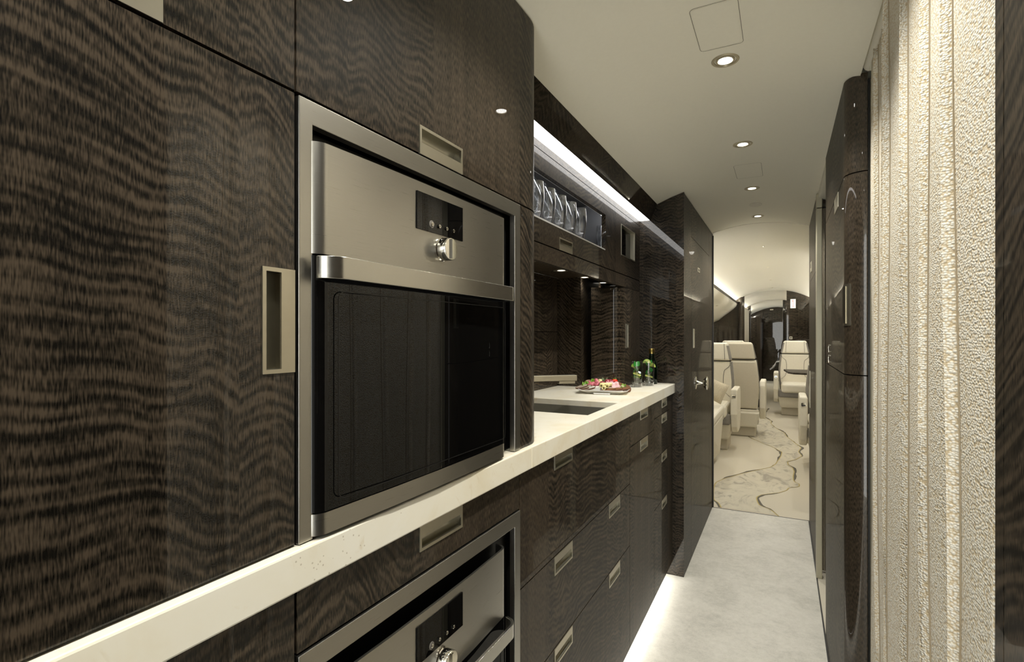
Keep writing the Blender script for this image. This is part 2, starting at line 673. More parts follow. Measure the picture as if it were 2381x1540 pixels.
def handle(parent, mp, a0, a1, b0, b1, lip, name='recessed_handle', depth=.015):
    """flush pull: satin plate with an open trough beside a solid lip"""
    g = G()
    r = .0045
    lipw = .018
    o = [a0 + r, a1 - r, b0 + r, b1 - r]
    if lip == 'top':
        o[3] = b1 - lipw
    elif lip == 'bottom':
        o[2] = b0 + lipw
    elif lip == 'right':
        o[1] = a1 - lipw
    else:
        o[0] = a0 + lipw
    g.plate(mp, a0, a1, b0, b1, -.001, .0016, [tuple(o)])
    # trough: quarter curve from the far edge down to the bottom, then under the lip
    along_a = lip in ('top', 'bottom')
    L0, L1 = (o[0], o[1]) if along_a else (o[2], o[3])
    if lip == 'top':
        c0, c1 = o[2], o[3]
    elif lip == 'bottom':
        c0, c1 = o[3], o[2]
    elif lip == 'right':
        c0, c1 = o[0], o[1]
    else:
        c0, c1 = o[1], o[0]
    w = c1 - c0
    prof = [(c0, .0005)] + [(c0 + w * .55 * (1 - math.cos(t * PI / 2 / 6)), -depth * math.sin(t * PI / 2 / 6)) for t in range(1, 7)] + [(c0 + w * 1.25, -depth), (c0 + w * 1.25, -.001)]

    def P(c, l, d):
        return mp(l, c, d) if along_a else mp(c, l, d)
    g.grid([[P(c, L0, d), P(c, L1, d)] for c, d in prof], 1)
    for l in (L0, L1):
        g.f([P(c, l, d) for c, d in prof], 1)
    return g.build(name, ['nickel', 'cup'], parent, smooth=40)


def hole_of(h):
    a0, a1, b0, b1, lip = h
    e = .002
    return (a0 + e, a1 - e, b0 + e, b1 - e)


def front(parent, mp, name, a0, a1, b0, b1, handles=(), holes=(), mat='wood', th=.018, hname='recessed_handle', label=None):
    g = G()
    hs = [hole_of(h) for h in handles] + list(holes)
    g.plate(mp, a0, a1, b0, b1, -th, 0, hs)
    o = g.build(name, mat, parent)
    if label:
        o['label'] = label
    for h in handles:
        handle(o, mp, *h, name=hname)
    return o


def ceil_z(x):
    return 1.957 - (x + .147) ** 2 / 2.0


# ------------------------------------------------------------------ setting: floors, ceilings, outer walls
g = G()
g.box(-1.2, .147, -1.3, 3.885, -.03, 0)
struct('floor', g, 'floor', 'pale grey stone floor of the galley aisle')
g = G()
g.box(.153, .95, -1.3, 3.885, -.03, 0)
struct('floor.001', g, 'carpet', 'cream carpet inside the side doorway')
g = G()
g.box(.147, .153, -1.3, 3.885, -.03, .0015)
struct('trim_2', g, 'black', 'black threshold strip along the side doorway')
g = G()
g.box(-1.25, .95, 3.885, 3.891, -.03, .0015)
struct('trim_1', g, 'black', 'thin dark strip where stone meets carpet')
CARPET = G()
CARPET.box(-1.25, .95, 3.891, 15.9, -.03, 0)


def river_pt(u, v):
    # foot of a traced carpet point on the floor (x, y)
    d = (1650 + u / 5.924 - 1190.5) / 1214.0
    e = (960 + v / 5.924 - 781) / 1214.0
    s_, c_ = math.sin(TH), math.cos(TH)
    t = 1.2 / e
    return ((d * c_ - s_) * t, (c_ + d * s_) * t)


LB = [river_pt(*p) for p in [(700, -60), (620, 20), (560, 110), (505, 190), (470, 250), (500, 262), (530, 280), (540, 310), (550, 335), (620, 372), (700, 405), (745, 428), (800, 445), (860, 470), (910, 495), (960, 525), (1000, 545), (990, 580), (985, 600), (960, 640), (940, 665), (920, 700), (900, 720), (860, 745), (830, 757), (780, 768), (730, 778), (660, 795), (600, 806), (500, 830), (420, 850), (320, 880), (220, 905), (150, 935), (95, 960), (70, 1000), (58, 1060), (54, 1130), (60, 1200), (85, 1220), (120, 1240), (145, 1275), (160, 1312)]]
RB = [river_pt(*p) for p in [(800, -60), (770, 0), (730, 40), (745, 60), (800, 88), (850, 118), (842, 150), (890, 200), (950, 236), (1030, 280), (1060, 330), (1100, 362), (1140, 390), (1180, 425), (1260, 485), (1220, 540), (1270, 600), (1180, 650), (1070, 675), (1080, 720), (1140, 760), (1165, 815), (1150, 870), (1150, 925), (1170, 960), (1235, 985), (1230, 1025), (1160, 1030), (1090, 1035), (1060, 1072), (960, 1105), (840, 1118), (700, 1135), (640, 1170), (650, 1210), (660, 1240), (690, 1285), (760, 1310), (820, 1330), (860, 1355), (900, 1390), (950, 1432)]]


def at_len(pl, n):
    L = [0]
    for a, b in zip(pl, pl[1:]):
        L.append(L[-1] + math.dist(a, b))
    out = []
    for i in range(n):
        t = L[-1] * i / (n - 1)
        j = max(k for k in range(len(L)) if L[k] <= t + 1e-9)
        j = min(j, len(pl) - 2)
        w = (t - L[j]) / max(1e-9, L[j + 1] - L[j])
        out.append((pl[j][0] + (pl[j + 1][0] - pl[j][0]) * w, pl[j][1] + (pl[j + 1][1] - pl[j][1]) * w))
    return out


def by_y(pl, y):
    best = None
    for a, b in zip(pl, pl[1:]):
        if min(a[1], b[1]) - 1e-9 <= y <= max(a[1], b[1]) + 1e-9 and abs(a[1] - b[1]) > 1e-9:
            w = (y - a[1]) / (b[1] - a[1])
            x = a[0] + (b[0] - a[0]) * w
            best = x if best is None else (best + x) / 2
    return best


rows = []
yy = 3.893
while yy < min(LB[0][1], RB[0][1]):
    l_, r_ = by_y(LB, yy), by_y(RB, yy)
    if l_ is not None and r_ is not None and r_ > l_:
        rows.append([(l_, yy, .0012), (l_ + (r_ - l_) * .33, yy, .0012), (l_ + (r_ - l_) * .66, yy, .0012), (r_, yy, .0012)])
    yy += .02
CARPET.grid(rows, 1)
for PL, sg in ((LB, -1), (RB, 1)):
    pts = at_len(PL, 150)
    rr = random.Random(5 + sg)
    wd = [.6 * max(.0, .012 + .018 * math.sin(i * .23 + sg) + .012 * math.sin(i * .71) + rr.uniform(-.006, .006)) for i in range(150)]
    CARPET.grid([[(p[0] + sg * .004, p[1], .0016), (p[0] + sg * (.006 + w), p[1] + .004, .0016)] for p, w in zip(pts, wd)], 2)
    CARPET.grid([[(p[0] - sg * .003, p[1], .002), (p[0] + sg * .005, p[1], .002)] for p in pts], 3)
struct('floor.002', CARPET, ['carpet', 'river', 'river_edge', 'river_gold'], 'cream cabin carpet with a grey river pattern')

# ceiling of the galley: an arched panel with a smooth underside
g = G()
xs = [-.665 + i * (.665 + .186) / 34 for i in range(35)]
prof = [(x, ceil_z(x)) for x in xs]
g.prism(prof + [(.186, 2.02), (-.665, 2.02)], 'y', -1.3, 3.86)
struct('ceiling', g, 'ceil', 'cream arched galley ceiling', smooth=30)
g = G()
g.prism([(x, ceil_z(x) - .002) for x in xs] + [(.95, 1.5), (.95, 2.02), (-.665, 2.02)], 'y', 3.868, 3.885)
struct('trim_3', g, 'ceil2', 'cream rim where galley ceiling meets cabin headliner', smooth=30)
g = G()
g.box(-1.28, -1.22, -1.3, 3.86, 0, 2.02)
struct('wall_left', g, 'cream_panel')
g = G()
g.box(.95, 1.0, -1.3, 3.86, 0, 2.02)
struct('wall_right', g, 'cream_panel')
g = G()
g.box(.186, .95, -1.3, 3.86, 1.96, 2.02)
struct('ceiling.001', g, 'ceil')

# header over the curtained doorway and over the side doorway
g = G()
g.prism([(.188, 1.965), (.188, 1.912), (.192, 1.902), (.2, 1.897), (.30, 1.897), (.30, 1.965)], 'y', .3, 1.655)
struct('trim_4', g, 'ceil2', 'white rounded header above the curtain', bevel=.004, seg=3)
g = G()
g.prism([(.156, 1.96), (.156, 1.888), (.16, 1.88), (.19, 1.872), (.32, 1.872), (.32, 1.96)], 'y', 2.45, 3.0)
struct('trim_5', g, 'ceil2', 'white header above the side doorway', bevel=.003)

# access hatches and small panels in the galley ceiling
def rrect(x0, x1, y0, y1, r, n=5):
    return arc(x1 - r, y1 - r, r, 0, 90, n) + arc(x0 + r, y1 - r, r, 90, 180, n) + arc(x0 + r, y0 + r, r, 180, 270, n) + arc(x1 - r, y0 + r, r, 270, 360, n)


def hatch(x0, x1, y0, y1, label, r=.012, w=.0012):
    root = thing('ceiling_hatch', ((x0 + x1) / 2, (y0 + y1) / 2, ceil_z((x0 + x1) / 2) - .002), label, 'ceiling hatch')
    g = G()
    pa, pb = rrect(x0, x1, y0, y1, r), rrect(x0 - w, x1 + w, y0 - w, y1 + w, r + w)
    g.grid([[(p[0], p[1], ceil_z(p[0]) - .0006) for p in pa], [(p[0], p[1], ceil_z(p[0]) - .0006) for p in pb]], 0, True)
    g.grid([[(p[0], p[1], ceil_z(p[0]) + .001) for p in pa], [(p[0], p[1], ceil_z(p[0]) + .001) for p in pb]], 0, True)
    g.build('joint', 'groove', root)
    g = G()
    vs = [(p[0], p[1], ceil_z(p[0]) - .0012) for p in pa]
    n = 9
    g.grid([[(x0 + r * .3 + (x1 - x0 - r * .6) * i / n, y, ceil_z(x0 + r * .3 + (x1 - x0 - r * .6) * i / n) - .0011) for i in range(n + 1)] for y in (y0 + r * .3, y1 - r * .3)])
    g.build('panel', 'hatch', root)


hatch(-.193, -.090, 1.265, 1.467, 'rounded ceiling access hatch nearest the camera')
hatch(-.194, -.084, 2.515, 2.735, 'second rounded ceiling hatch beyond the second downlight')
root = thing('ceiling_vent', (-.139, 3.32, 1.953), 'small oval ceiling cover between the far downlights', 'ceiling cover')
g = G()
ov = [(-.139 + .034 * math.cos(2 * PI * i / 24), 3.32 + .05 * math.sin(2 * PI * i / 24)) for i in range(24)]
g.prism(ov, 'z', 1.9535, 1.9595)
g.build('cover', 'ceil2', root, bevel=.0015)


# ------------------------------------------------------------------ downlights
def downlight(x, y, z, label, r=.036, lens='lens', power=0.0, group=None, spot=True, size=122, trim='trimring'):
    root = thing('downlight', (x, y, z), label, 'ceiling light', group)
    g = G()
    g.lathe([(r, .004), (r, -.0015), (r * .97, -.003), (r * .80, -.003), (r * .77, .0), (r * .70, .0), (r * .68, -.0025), (r * .55, -.0025), (r * .52, .003), (r * .52, .004)], (x, y, z), seg=32, caps=False)
    g.build('trim_ring', trim, root, smooth=30)
    g = G()
    g.lathe([(r * .50, .002), (r * .47, -.0012), (.0005, -.0016)], (x, y, z), seg=24)
    g.build('lens', lens, root, smooth=40)
    if power:
        l = bpy.data.lights.new('lamp', 'SPOT')
        l.energy = power
        l.color = WARM
        l.spot_size = math.radians(size)
        l.spot_blend = .6
        l.shadow_soft_size = .02
        lo = bpy.data.objects.new('lamp', l)
        lo.location = (0, 0, -.008)
        lo.parent = root
        COL.objects.link(lo)
    return root


DG = 'downlights along the galley ceiling'
for y, lab in ((-.56, 'ceiling downlight behind the viewpoint'), (.14, 'ceiling downlight right above the viewpoint'), (.84, 'ceiling downlight just before the first hatch'),
               (1.542, 'nearest visible ceiling downlight beside the large hatch'), (2.249, 'second ceiling downlight of the visible row'),
               (2.944, 'third ceiling downlight beyond the second hatch'), (3.645, 'farthest and smallest galley ceiling downlight')):
    downlight(-.14, y, ceil_z(-.14), lab, power=P_DOWN, group=DG)

# ------------------------------------------------------------------ left run: tall units
FX = -.49
F = XP(FX)
TOP = 1.893
# far left tall cabinet
root = thing('tall_cabinet', (-.72, -.4, .962), 'tall dark figured cabinet at far left with big door and side pull', 'cabinet')
g = G()
g.box(-1.1, FX - .021, -1.25, .408, .962, 1.88)
g.build('carcass', 'carcass', root)
front(root, F, 'door', -.45, .4105, .964, 1.4745, [(.369, .413 - .0025, 1.159, 1.274, 'right')], label='large lower door')
front(root, F, 'door', -.45, .4105, 1.478, TOP, [(.149, .269, 1.478, 1.522, 'bottom')], label='upper door')
front(root, F, 'side_panel', -1.25, -.453, .964, TOP)

# oven column with its rounded end
CORN = arc(FX - .1, 1.029, .1, 0, 90, 14)
root = thing('oven_cabinet', (-.72, .75, .962), 'dark oven column with rounded end above the worktop', 'cabinet')
g = G()
inner = [(-.96, .4135), (-.515, .4135), (-.515, 1.02)] + arc(FX - .1, 1.029, .075, 0, 90, 10) + [(-.96, 1.104)]
g.prism(inner, 'z', 1.478, 1.86)
g.prism([(-.96, .955), (-.515, .955), (-.515, 1.02)] + arc(FX - .1, 1.029, .075, 0, 90, 10) + [(-.96, 1.104)], 'z', .962, 1.478)
g.box(-.96, -.94, .4135, .955, .962, 1.478)
g.build('carcass', 'carcass', root)
g = G()
hd = (.639, .758, 1.477, 1.521, 'bottom')
g.plate(F, .4135, 1.029, 1.478, TOP, -.018, 0, [hole_of(hd)])
d_ = g.build('upper_door', 'wood', root)
g = G()
g.strip(CORN, .018, 1.478, TOP)
g.build('rounded_end', 'wood', d_, smooth=30)
handle(d_, F, *hd)
g = G()
g.strip([(FX, .979)] + CORN + [(-.96, 1.129)], .018, .962, 1.4745)
g.build('rounded_end_panel', 'wood', root, smooth=30)
g = G()
g.box(-.96, -.592, 1.112, 1.1285, 1.478, 1.86)
g.build('end_panel', 'wood', root)


# ------------------------------------------------------------------ ovens
def make_oven(z, label):
    """z: bottom of the frame; built in place"""
    Z = z - .962
    root = thing('oven', (-.60, .695, z), label, 'oven', 'built-in ovens')
    g = G()
    g.plate(XP(-.487), .4145, .977, .9625 + Z, 1.4735 + Z, -.012, 0, [(.434, .952, .9 + Z, 1.446 + Z)])
    g.build('frame', 'steel', root, bevel=.0008)
    g = G()
    g.box(-.80, -.508, .4345, .9515, .963 + Z, 1.4455 + Z)
    g.build('body', 'black', root)
    y0, y1 = .4285, .903
    r = .02
    bow = [(-.503, y0)] + arc(-.478 - r, y0 + r, r, -90, 0, 8) + [(-.4745, .56), (-.4735, .665), (-.4745, .77)] + arc(-.478 - r, y1 - r, r, 0, 90, 8) + [(-.503, y1)]
    g = G()
    g.strip(bow, .004, 1.296 + Z, 1.427 + Z)
    cp = g.build('control_panel', 'steel', root, smooth=35)
    # display window and its buttons
    g = G()
    g.box(-.4745, -.4722, .611, .733, 1.357 + Z, 1.412 + Z)
    ds = g.build('display', 'bglass', root)
    for i, y in enumerate((.646, .665, .685, .704)):
        g = G()
        if i == 0:
            g.lathe([(.0058, 0), (.0058, .0006)], (-.4722, y, 1.369 + Z), (1, 0, 0), 16, 1)
        g.lathe([(.0030, 0), (.0030, .0020), (.0024, .0026), (.0016, .0026), (.0014, .0012)], (-.4722, y, 1.369 + Z), (1, 0, 0), 14)
        g.build('button', ['chrome', 'greytrim'], ds, smooth=40)
    # rotary knob
    g = G()
    g.lathe([(.0185, 0), (.0185, .004), (.0165, .006)], (-.474, .672, 1.334 + Z), (1, 0, 0), 32)
    kb = g.build('knob', 'chrome', root, smooth=40)
    g = G()
    g.lathe([(.0175, .006), (.0175, .019), (.0165, .0205)], (-.474, .672, 1.334 + Z), (1, 0, 0), 32)
    g.box(-.4535, -.4505, .670, .674, 1.319 + Z, 1.349 + Z)
    g.build('knob_grip', 'chrome', kb, smooth=40)
    # bar handle that bows out from both ends
    hp = [(-.476, .429)] + arc(-.478, .454, .026, -90, 0, 8)[1:] + arc(-.478, .873, .026, 0, 90, 8)[:-1] + [(-.476, .9)]
    g = G()
    g.strip(hp, .006, 1.266 + Z, 1.292 + Z)
    hb = g.build('bar_handle', 'steel_v', root, smooth=35, bevel=.0006)
    # glass door and its inner window line
    g = G()
    g.strip(bow, .004, .993 + Z, 1.294 + Z)
    dr = g.build('glass_door', 'bglass', root, smooth=35)
    g = G()
    o_ = rrect(.460, .885, 1.003 + Z, 1.254 + Z, .01)
    i_ = rrect(.4612, .8838, 1.0042 + Z, 1.2528 + Z, .009)

    def bx(y):
        return -.4728 + .0 if .56 <= y <= .77 else -.4734
    g.grid([[(bx(p[0]), p[0], p[1]) for p in o_], [(bx(p[0]), p[0], p[1]) for p in i_]], 0, True)
    g.grid([[(bx(p[0]) + .0006, p[0], p[1]) for p in o_], [(bx(p[0]) + .0006, p[0], p[1]) for p in i_]], 0, True)
    g.build('window_outline', 'black', dr)
    g = G()
    g.strip(bow, .004, .966 + Z, .9915 + Z)
    g.build('bottom_trim', 'steel', root, smooth=35)
    return root


oven = make_oven(.962, 'stainless oven with black glass door standing above the cream worktop')

# lower oven unit: base cabinet, drawer and second oven
root = thing('oven_base_cabinet', (-.72, .695, .07), 'dark base cabinet around the lower oven', 'cabinet')
g = G()
g.box(-.96, -.5105, .4135, .977, .07, .321)
g.box(-.96, -.5105, .4135, .977, .836, .912)
g.box(-.96, -.94, .4135, .977, .321, .836)
g.build('carcass', 'carcass', root)
front(root, F, 'drawer', .4145, .9765, .838, .9135, [(.639, .758, .871, .9125, 'top')], mat='wood_b')
front(root, F, 'plinth_drawer', .4145, .9765, .07, .320, mat='wood_b')
dup(oven, (-.60, .695, .3235), label='stainless oven below the worktop, seen from above its bar handle')

root = thing('base_cabinet', (-.72, -.02, .07), 'dark base cabinet at bottom left under the worktop', 'cabinet')
g = G()
g.box(-1.1, -.5105, -1.25, .4105, .07, .912)
g.build('carcass', 'carcass', root)
front(root, F, 'door', -.45, .4105, .07, .9135, [(.152, .272, .868, .9125, 'top')], mat='wood_b')
front(root, F, 'door', -1.25, -.453, .07, .9135, mat='wood_b')

root = thing('base_cabinet', (-.72, 1.42, .07), 'wide dark drawer unit below the sink', 'cabinet')
g = G()
g.box(-.96, -.5105, .980, 1.868, .07, .76)
g.build('carcass', 'carcass', root)
front(root, F, 'drawer', .9795, 1.868, .667, .9135, [(1.167, 1.287, .874, .9125, 'top')], mat='wood_b')
front(root, F, 'drawer', .9795, 1.868, .4445, .664, [(1.167, 1.287, .6185, .6635, 'top'), (1.615, 1.736, .6185, .6635, 'top')], mat='wood_b')
front(root, F, 'drawer', .9795, 1.868, .07, .4415, [(1.167, 1.287, .396, .441, 'top'), (1.615, 1.736, .396, .441, 'top')], mat='wood_b')
root = thing('base_cabinet.002', (-.72, 2.07, .07), 'dark base cabinet with one drawer over a tall door', 'cabinet')
g = G()
g.box(-.96, -.5105, 1.874, 2.268, .07, .912)
g.build('carcass', 'carcass', root)
front(root, F, 'drawer', 1.8705, 2.2705, .797, .9135, [(2.026, 2.147, .872, .9125, 'top')], mat='wood_b')
front(root, F, 'door', 1.8705, 2.2705, .07, .794, [(2.026, 2.147, .749, .7935, 'top')], mat='wood_b')
root = thing('base_cabinet.003', (-.72, 2.48, .07), 'narrow dark stack of four drawers beside the end wall', 'cabinet')
g = G()
g.box(-.96, -.5105, 2.276, 2.690, .07, .912)
g.build('carcass', 'carcass', root)
zz = [(.8425, .9135, .9095), (.665, .8395, .839), (.4485, .662, .6615), (.07, .4455, .445)]
for z0, z1, ht in zz:
    front(root, F, 'drawer', 2.273, 2.604, z0, z1, [(2.432, 2.541, ht - .040, ht, 'top')], mat='wood_b')
front(root, F, 'filler_strip', 2.6065, 2.692, .07, .9135, mat='wood_b')

# plinth and floor light strip
g = G()
g.box(-.96, -.60, -1.25, 2.69, 0, .069)
tag(g.build('plinth', 'carcass'), 'black recessed plinth under the base cabinets', 'plinth')
g = G()
g.box(-.555, -.505, -1.2, 2.69, .062, .069)
tag(g.build('floor_light_strip', 'kick'), 'white light strip glowing under the base cabinets onto the floor', 'light strip')

# ------------------------------------------------------------------ worktops, sink, tap
g = G()
g.box(-1.0, -.478, -1.25, 1.0135, .9145, .961)
tag(g.build('worktop', 'onyx', bevel=.0025), 'near cream stone worktop running under the upper oven', 'worktop')
SINK = (-.90, -.522, 1.50, 1.826)
g = G()
g.plate(lambda a, b, d: (a, b, d), -.957, -.478, 1.0145, 2.692, .9145, .961, [SINK])
tag(g.build('worktop', 'onyx', bevel=.002), 'far cream stone worktop with the sink cut into it', 'worktop')
g = G()
a0, a1, b0, b1 = SINK
a0, b0, a1, b1 = a0 + .003, b0 + .003, a1 - .003, b1 - .003
zb, zt = .79, .9405
ring = lambda z, k, r: [(p[0], p[1], z) for p in rrect(a0 + k, a1 - k, b0 + k, b1 - k, r, 4)]
g.grid([ring(zt, 0, .02), ring(zb + .02, .002, .02), ring(zb, .02, .015)], 0, True)
g.f(ring(zb, .02, .015))
g.grid([ring(zt, -.002, .02), ring(zb - .01, -.002, .02)], 0, True)
g.f(ring(zb - .01, -.002, .02))
g.grid([ring(zt, 0, .02), ring(zt, -.002, .02)], 0, True)
root = thing('sink', (-.71, 1.66, .77), 'dull steel sink basin set into the far worktop', 'sink')
g.build('basin', simple('dull grey steel', (.24, .23, .19), .5, .5, noise=.06), root, smooth=40)
g = G()
g.lathe([(.028, .0005), (.028, .003), (.02, .004), (.016, .001)], (-.71, 1.66, zb), seg=20)
g.build('drain', 'chrome', root, smooth=40)
# tap with square swivel spout
root = thing('tap', (-.905, 1.455, .961), 'satin tap with flat square spout over the sink', 'tap')
g = G()
g.lathe([(.024, 0), (.024, .006), (.017, .008), (.017, .084)], (-.905, 1.455, .961), seg=24)
g.build('tap_body', 'nickel', root, smooth=40)
dv = Vector((.271, .245, 0)).normalized()
nv = Vector((-dv.y, dv.x, 0))
p0, p1 = Vector((-.93, 1.432, 0)), Vector((-.634, 1.70, 0))
g = G()
cs = [p0 + nv * .014, p0 - nv * .014, p1 - nv * .014, p1 + nv * .014]
g.prism([(c.x, c.y) for c in cs], 'z', 1.0455, 1.065)
g.build('spout', 'nickel', root, bevel=.0012)
p2, p3 = p1 - dv * .064, p1 - dv * .006
cs = [p2 + nv * .011, p2 - nv * .011, p3 - nv * .011, p3 + nv * .011]
g = G()
g.prism([(c.x, c.y) for c in cs], 'z', 1.036, 1.0453)
g.build('aerator', 'nickel', root, bevel=.0008)

# ------------------------------------------------------------------ niche behind the worktop
g = G()
g.plate(XP(-.957), 1.13, 2.318, .961, 1.2165, -.018, 0)
g.plate(XP(-.957), 1.13, 2.318, 1.2195, 1.474, -.018, 0)
g.box(-.99, -.976, 1.13, 2.318, .961, 1.474)
g.box(-.975, -.84, 2.3205, 2.338, .961, 1.474)
g.box(-.858, -.84, 2.338, 2.692, .961, 1.474)
tag(g.build('splashback', 'wood_d'), 'dark figured panelling lining the niche behind the sink', 'wall panel')
root = thing('tall_niche_cabinet', (-.69, 2.52, .961), 'narrow dark cabinet with rounded corner standing on worktop end', 'cabinet')
colp = [(-.72, 2.352), (-.705, 2.352)] + arc(-.705, 2.402, .05, -90, 0, 8)[1:]
g = G()
g.strip([(-.80, 2.352)] + colp[1:], .016, .9615, 1.426)
g.build('rounded_panel', 'wood_d', root, smooth=30)
XU = XP(-.655)
front(root, XU, 'door', 2.404, 2.692, .9615, 1.426, [(2.425, 2.470, 1.141, 1.256, 'left')], mat='wood_d')
g = G()
g.box(-.80, -.676, 2.37, 2.692, .9615, 1.426)
g.build('carcass', 'carcass', root)

# hanging cabinet with lit glass display
root = thing('display_cabinet', (-.80, 1.91, 1.428), 'dark wall cabinet with a lit opening of glassware', 'cabinet')
WIN = (1.20, 2.112, 1.555, 1.704)
front(root, XU, 'lift_door', 1.13, 2.692, 1.4845, 1.765, [(1.601, 1.722, 1.4845, 1.526, 'bottom')], [WIN, (2.344, 2.592, 1.568, 1.712)], mat='wood')
front(root, XU, 'lower_rail', 1.13, 2.692, 1.428, 1.4805, mat='wood')
front(root, XU, 'top_rail', 1.13, 2.692, 1.7675, 1.80, mat='wood')
g = G()
g.box(-.957, -.674, 1.13, 2.692, 1.4745, 1.4845)      # soffit board
g.build('soffit', 'wood_d', root)
g = G()
g.box(-.957, -.8605, 1.13, 2.692, 1.4845, 1.86)
g.box(-.8605, -.6755, 2.262, 2.342, 1.4845, 1.80)
g.box(-.8605, -.6755, 2.60, 2.692, 1.4845, 1.80)
g.box(-.8605, -.6755, 1.13, 2.262, 1.4845, 1.545)
g.box(-.8605, -.6755, 1.13, 2.262, 1.787, 1.7895)
g.box(-.8605, -.6755, 1.13, 1.19, 1.545, 1.787)
g.build('carcass', 'carcass', root)
g = G()
g.box(-.8600, -.8560, 1.192, 2.260, 1.5505, 1.786)
g.box(-.8555, -.675, 2.256, 2.260, 1.5505, 1.786)
g.build('back_panel', simple('satin grey back', (.10, .10, .105), .35), root)
g = G()
g.box(-.8555, -.6565, 1.201, 2.111, 1.5565, 1.5612)
g.box(-.8555, -.6765, 2.1115, 2.2555, 1.5565, 1.5612)
g.build('glass_shelf', simple('pale lit shelf', (.75, .75, .74), .25), root)
g = G()
g.box(-.6795, -.6775, 1.20, 2.25, 1.7075, 1.7265)
g.build('display_light', simple('display light strip', (1, 1, 1), .4, emit=(1, 1, 1), estr=7.0), root)

# glassware in the display
def tumbler_profile(h=.118):
    out = [(.0005, 0), (.0145, 0), (.0165, .003), (.0178, .015), (.0222, .04), (.0255, .066), (.0255, .085), (.0225, h)]
    inn = [(.0213, h), (.0243, .085), (.0243, .066), (.0208, .04), (.0160, .026), (.0095, .0225), (.0005, .022)]
    return out + inn


GG = 'clear tumblers in the lit display'
g = G()
g.lathe(tumbler_profile(), (0, 0, 0), seg=28)
tum = g.build('tumbler', 'glass_lit', smooth=50)
TLAB = ['clear tumbler half hidden by the oven column', 'second clear tumbler from the oven column in the display', 'middle clear tumbler of the five in a row',
        'fourth clear tumbler from the oven column', 'last clear tumbler before the gap in the display', 'clear tumbler alone at the right end of display']
for i, y in enumerate((1.479, 1.570, 1.669, 1.768, 1.872, 2.21)):
    o = tum if i == 0 else dup(tum)
    o.location = (-.6815 if i < 5 else -.704, y, 1.5615)
    tag(o, TLAB[i], 'glass', GG)
FG = 'tilted flutes behind the tumblers'
g = G()
fp = [(.0005, 0), (.020, .0005), (.020, .0018), (.004, .005), (.0028, .012), (.0028, .045), (.006, .055), (.0155, .085), (.0185, .12), (.0165, .165)]
g.lathe(fp + [(.0155, .165), (.0175, .12), (.0145, .087), (.004, .059), (.0005, .057)], (0, 0, 0), seg=24)
flu = g.build('flute', 'glass_lit', smooth=50)
for i in range(7):
    o = flu if i == 0 else dup(flu)
    y = 1.50 + i * .097
    o.location = (-.775, y + .06, 1.64)
    o.rotation_euler = (math.radians(48), 0, 0)
    o.scale = (1, 1, .96)
    tag(o, ['clear flute leaning behind the first visible tumblers', 'clear leaning flute, second in the back row', 'clear leaning flute, third in the back row', 'clear leaning flute, middle of the back row',
            'clear leaning flute, third from the right end of back row', 'clear leaning flute next to last in the back row', 'clear leaning flute at the right end of back row'][i], 'glass', FG)

# small dark screen
g = G()
g.box(-.6772, -.6735, 1.20, 2.112, 1.7055, 1.727)  # unseen pale strip added to whiten reflections in the glassware
g.build('added_reflector_lining', simple('added pale reflector lining', (.7, .7, .7), .3), bpy.data.objects['display_cabinet'])
root = thing('wall_screen', (-.66, 2.468, 1.566), 'small dark screen in a thin bright frame beside the glassware', 'screen')
g = G()
g.plate(XU, 2.3445, 2.5915, 1.5685, 1.7115, -.03, .002, [(2.3495, 2.5865, 1.573, 1.707)])
g.build('bezel', 'nickel', root)
g = G()
g.box(-.682, -.676, 2.3495, 2.5865, 1.573, 1.707)
g.build('screen', 'bglass', root)

for y, lab in ((1.714, 'niche light next to the oven column'), (2.035, 'second niche light above the tap'), (2.325, 'third niche light above the platter'), (2.605, 'last niche light near the end wall')):
    downlight(-.823, y, 1.4745, lab, r=.034, lens='lens_dim', power=.35, group='lights under the wall cabinet', size=120, trim='nickel')

# fascia with the long light panel
root = thing('light_fascia', (-.62, 1.91, 1.788), 'dark figured fascia above the counter carrying a long light panel', 'fascia')
g = G()
g.prism([(-.603, 1.7895), (-.5995, 1.7895), (-.566, ceil_z(-.566) - .001), (-.655, ceil_z(-.655) - .002), (-.655, 1.801), (-.603, 1.801)], 'y', 1.13, 2.692)
g.build('fascia_board', 'wood_c', root)
g = G()
g.box(-.6535, -.6045, 1.131, 2.691, 1.790, 1.7965)
g.build('light_panel', 'led', root)

# ------------------------------------------------------------------ end unit: tall cupboard block
root = thing('tall_cupboard', (-.78, 3.3, 0), 'tall dark glossy cupboard at the end of the counter with round knob', 'cabinet')
XT = XP(-.436)
g = G()
g.box(-1.2, -.4365, 2.6945, 2.712, 0, ceil_z(-.55) - .01)
ep = [(-1.2, 0), (-.436, 0), (-.436, ceil_z(-.436) - .001)] + [(x, ceil_z(x) - .001) for x in (-.5, -.56, -.62, -.7, -.8, -.9, -1.0, -1.1, -1.2)]
g = G()
g.prism(ep, 'y', 2.694, 2.712)
g.build('end_panel', 'wood_c', root)
g = G()
g.box(-1.2, -.4575, 2.713, 3.86, 0.0, 1.83)
g.build('carcass', 'carcass', root)
HT = 1.911
front(root, XT, 'frame_panel', 2.713, 2.93, .002, HT, mat='wood_c')
front(root, XT, 'door', 2.9325, 3.70, .002, 1.7305, [(3.0, 3.047, 1.133, 1.238, 'right')], mat='wood_c', hname='edge_pull')
front(root, XT, 'upper_flap', 2.9325, 3.70, 1.733, HT, mat='wood_c')
front(root, XT, 'frame_panel', 3.7025, 3.885, .002, HT, mat='wood_c')
g = G()
g.box(-.46, -.430, 3.8865, 3.911, 0, 1.90)
g.build('brush_seal', 'black', root)
g = G()
